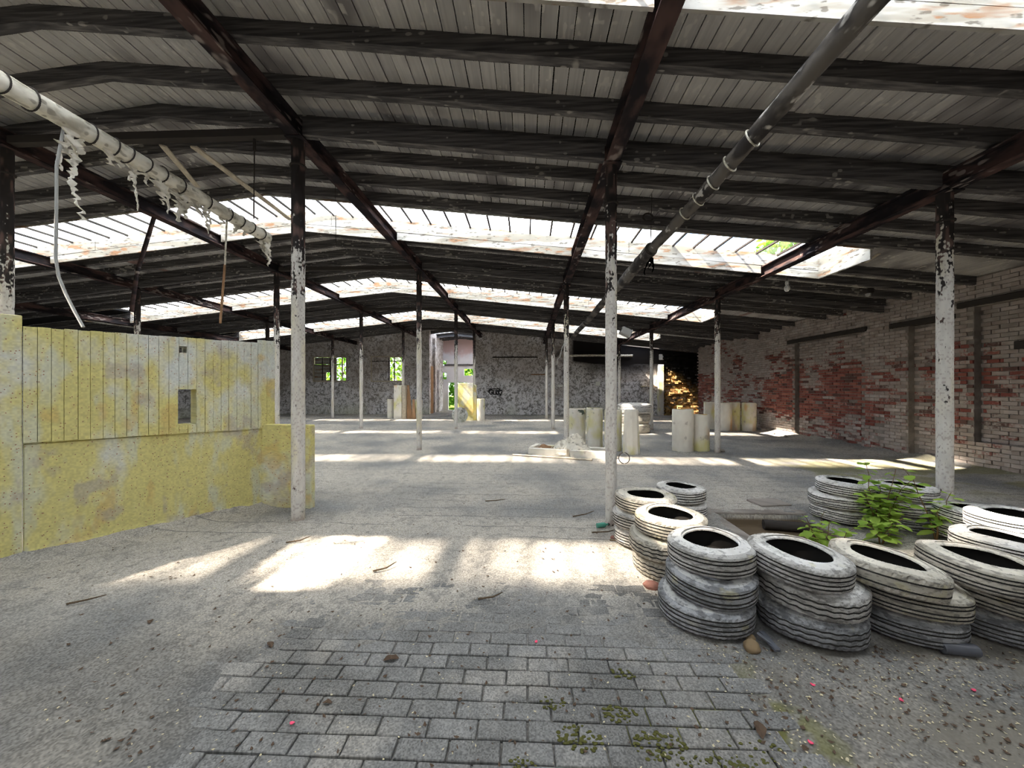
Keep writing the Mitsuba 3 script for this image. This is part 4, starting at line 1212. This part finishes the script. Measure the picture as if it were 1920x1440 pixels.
def flakes(n, region, size, mat, seed, curl=.3):
    g = np.random.default_rng(seed)
    v, f = [], []
    k = 0
    while k < n:
        x, y = region(g)
        if pit(x, y) > .1 or (x - P1[0]) * PD[1] - (y - P1[1]) * PD[0] < .05 or any(math.hypot(x - q[0][0], y - q[0][1]) < .3 for _, _, q in STACKS):
            continue
        z = float(ground(x, y)) + .004
        if y < 2.6 and x < 1.15:
            z = max(z, .003)
        a, s = g.uniform(0, 6.28), size * g.uniform(.5, 1.5)
        c, sn = math.cos(a) * s, math.sin(a) * s
        w = g.uniform(.35, .8)
        b = len(v)
        v += [[x - c, y - sn, z + curl * s * g.random()], [x + sn * w, y - c * w, z], [x + c, y + sn, z + curl * s * g.random()], [x - sn * w, y + c * w, z + curl * s * .5 * g.random()]]
        f += [[b, b + 1, b + 2], [b, b + 2, b + 3]]
        k += 1
    return trimesh.Trimesh(np.array(v), np.array(f), process=False)


def near(g):
    y = 1.35 + 4.6 * g.random() ** 1.5
    return g.uniform(-1.35, 1.25) * y, y


def by_tyres(g):
    return g.uniform(1.0, 3.2), 1.45 + .85 * g.random() ** .8


single('leaf_litter', cat([flakes(800, near, .006, '', 4), flakes(900, by_tyres, .006, '', 5)]), 'm_litter', 'scattered pale flakes and husks over the near floor', 'litter', kind='stuff')
single('dark_litter', cat([flakes(900, near, .010, '', 6, .6), flakes(450, by_tyres, .010, '', 7, .6)]), 'm_litter_dark', 'dark bits of leaf and bark over the near floor', 'litter', kind='stuff')
for i, (x, y, lab) in enumerate([(-1.048, 1.636, 'pink petal on the paving, left foreground'), (.05, 2.219, 'pink petal on the paving, middle'), (1.191, 1.636, 'pink petal at the edge of the paving'), (2.194, 1.947, 'pink petal on the dirt at the right'), (1.786, 1.876, 'pink petal before the third tyre stack'), (1.43, 1.95, 'pink petal before the second tyre stack')]):
    m = trimesh.creation.icosphere(2, 1).copy()
    m.vertices = np.array(m.vertices) * [.011, .008, .004] + np.array([0, 0, .004]) * (np.array(m.vertices)[:, :1] ** 2)
    single('petal', moved(m, x, y, max(float(ground(x, y)), 0) + .006, rz=i * 1.1), 'm_pink', lab, 'petal')


def dead_leaf(s, seed):
    g = np.random.default_rng(seed)
    out = np.array([[0, -1, 0], [.35, -.55, 0], [.5, 0, 0], [.35, .5, 0], [0, 1.0, 0], [-.35, .5, 0], [-.5, 0, 0], [-.35, -.55, 0]]) * s
    out[:, 2] = s * (.25 + .45 * g.random(8)) * np.abs(out[:, 0]) / (.5 * s) * .7
    v = np.vstack([out, [[0, 0, 0.002]]])
    return trimesh.Trimesh(v, np.array([[i, (i + 1) % 8, 8] for i in range(8)]), process=False)


for i, (x, y, s, lab) in enumerate([(-1.496, 2.133, .035, 'dry brown leaf on the left foreground floor'), (-.751, 2.043, .045, 'curled dry leaf at the left end of the paving'), (1.016, 1.69, .05, 'large curled dry leaf at the broken paving edge'), (-2.4, 2.30, .03, 'dry leaf on the floor before the partition'), (-.95, 1.75, .025, 'small dry leaf by the left petal')]):
    single('dry_leaf', moved(dead_leaf(s, i), x, y, max(float(ground(x, y)), 0) + .004, rz=.8 + i), 'm_litter_dark', lab, 'leaf')
mo = []
g = np.random.default_rng(21)
for cx, cy, r, n in [(.12, 1.80, .05, 24), (.22, 1.62, .08, 80), (.42, 1.75, .06, 50), (.55, 1.60, .09, 80), (.75, 1.45, .15, 150), (-.02, 1.50, .04, 20), (.95, 1.55, .12, 60), (.30, 1.42, .06, 40), (.50, 2.0, .05, 24)]:
    for _ in range(n):
        a, q = g.uniform(0, 6.28), r * math.sqrt(g.random())
        s = g.uniform(.004, .011)
        m = rock(s, int(g.integers(1, 50)), .4, 1)
        mo.append(moved(m, cx + q * math.cos(a) * 1.3, cy + q * math.sin(a) * .8, .000))
single('moss', cat(mo), 'm_moss', 'green-brown moss tufts in the joints of the near paving', 'moss', kind='stuff', smooth=True)

# ------------------------------------------------------------ weeds in the tyre ring
LEAF_V, LEAF_F = [], []
for i in range(5):
    t = i / 4
    w = .42 * math.sin(math.pi * min(.999, t * .86 + .10)) ** .8
    z = -.20 * t * t
    LEAF_V += [[t, -w, z + .10 * w], [t, 0, z], [t, w, z + .10 * w]]
for i in range(4):
    for j in range(2):
        a = 3 * i + j
        LEAF_F += [[a, a + 3, a + 4], [a, a + 4, a + 1]]
leaf_ply = mikit.ply((np.array(LEAF_V), np.array(LEAF_F)), 'm_leaf', smooth=True)


def weed(x, y, stems, lab, seed, size=.06):
    g = np.random.default_rng(seed)
    t = thing('weed', lab, 'plant', 'weeds growing in the tyre ring')
    z0 = float(ground(x, y))
    for (dx, dy, h, n) in stems:
        pts = [(x + dx * q ** 1.3 + .015 * g.normal() * q, y + dy * q ** 1.3 + .01 * g.normal() * q, z0 - .03 + (h + .03) * q) for q in np.linspace(0, 1, 7)]
        put('stem', tube(pts, np.linspace(.006, .002, 7), 6), 'm_stem', t, smooth=50)
        for i in range(n):
            q = .25 + .75 * (i + g.random() * .5) / n
            p = np.array([np.interp(q, np.linspace(0, 1, 7), [c[k] for c in pts]) for k in range(3)])
            a = i * 2.4 + g.uniform(-.4, .4)
            s = size * g.uniform(.65, 1.2) * (1.15 - .35 * q)
            put('leaf', leaf_ply, None, t, at=T().translate(p.tolist()).rotate([0, 0, 1], math.degrees(a)).rotate([0, 1, 0], g.uniform(-25, 20)).rotate([1, 0, 0], g.uniform(-20, 20)).translate([.02, 0, 0]).scale(s))


weed(3.58, 3.98, [(-.10, .05, .72, 26), (.05, .05, .54, 26), (.28, .0, .56, 26), (-.20, -.05, .44, 24), (.14, -.10, .40, 22), (.0, -.12, .32, 20), (.16, .0, .66, 18)], 'tallest weed, standing before the back tyre stacks', 3, .10)
weed(3.86, 3.72, [(-.18, .10, .66, 14), (.12, -.02, .46, 18), (-.05, -.06, .34, 14)], 'weed with reddish stems in front of the two-high stack', 5, .10)
weed(2.92, 3.80, [(-.24, -.05, .30, 14), (.02, .02, .34, 14), (.20, -.08, .30, 14), (.05, -.15, .24, 12), (-.12, .1, .30, 12)], 'bright yellow-green low weed at the pit edge', 7, .10)
weed(3.38, 3.74, [(-.18, -.05, .26, 14), (.03, -.08, .26, 14), (.17, -.02, .26, 14)], 'low leafy weed at the foot of the tallest weed', 9, .10)
weed(3.10, 4.18, [(-.12, .0, .28, 8), (.10, .02, .30, 8)], 'darker weed at the back of the pit, beside the back stack', 12, .06)

# ------------------------------------------------------------ trees outside
def tree(x, y, h, rx, ry, rz, n, lab, seed, leaf=.22):
    g = np.random.default_rng(seed)
    t = thing('tree', lab, 'tree', 'trees outside the hall')
    pts = [(x + .1 * g.normal(), y + .1 * g.normal(), z) for z in np.linspace(-.2, h, 6)]
    put('trunk', tube(pts, np.linspace(.16, .05, 6), 8), 'm_bark', t, smooth=50)
    d = g.normal(size=(n, 3))
    d /= np.linalg.norm(d, axis=1, keepdims=True)
    rad = (.35 + .65 * g.random(n) ** .4) * (.75 + .5 * meshkit.noise(d * 2.5 + seed, seed))
    c = np.array([x, y, h]) + d * rad[:, None] * np.array([rx, ry, rz])
    c = c[c[:, 2] > .15]
    n = len(c)
    a = g.normal(size=(n, 3))
    a /= np.linalg.norm(a, axis=1, keepdims=True)
    b = np.cross(a, g.normal(size=(n, 3)))
    b /= np.linalg.norm(b, axis=1, keepdims=True)
    s = leaf * g.uniform(.5, 1.2, (n, 1))
    v = np.stack([c - a * s, c - b * s * .45, c + a * s, c + b * s * .45], 1).reshape(-1, 3)
    k = np.arange(n) * 4
    put('foliage', trimesh.Trimesh(v, np.vstack([np.stack([k, k + 1, k + 2], 1), np.stack([k, k + 2, k + 3], 1)]), process=False), 'm_tree', t, kind='stuff')


tree(-5.0, 28.5, 2.4, 2.4, 2.0, 2.6, 2600, 'leafy bush straight behind the far doorway', 2)
tree(-8.6, 26.0, 3.0, 2.3, 2.2, 3.0, 2600, 'leafy tree outside the right far window', 3)
tree(-13.2, 26.5, 2.8, 2.6, 2.2, 2.9, 2600, 'leafy tree outside the left far window', 4)
tree(-3.0, 30.0, 3.4, 2.6, 2.2, 3.2, 2200, 'leafy tree behind the back room, right of the bush', 6)
tree(12.8, 17.5, 7.2, 2.4, 2.4, 2.6, 2600, 'tall tree outside, its crown showing through the near skylight glass', 5)
struct('ground_outside', box(-60, 60, 25.3, 70, -.4, -.06), 'm_grass', 'grass outside behind the hall', 'ground')
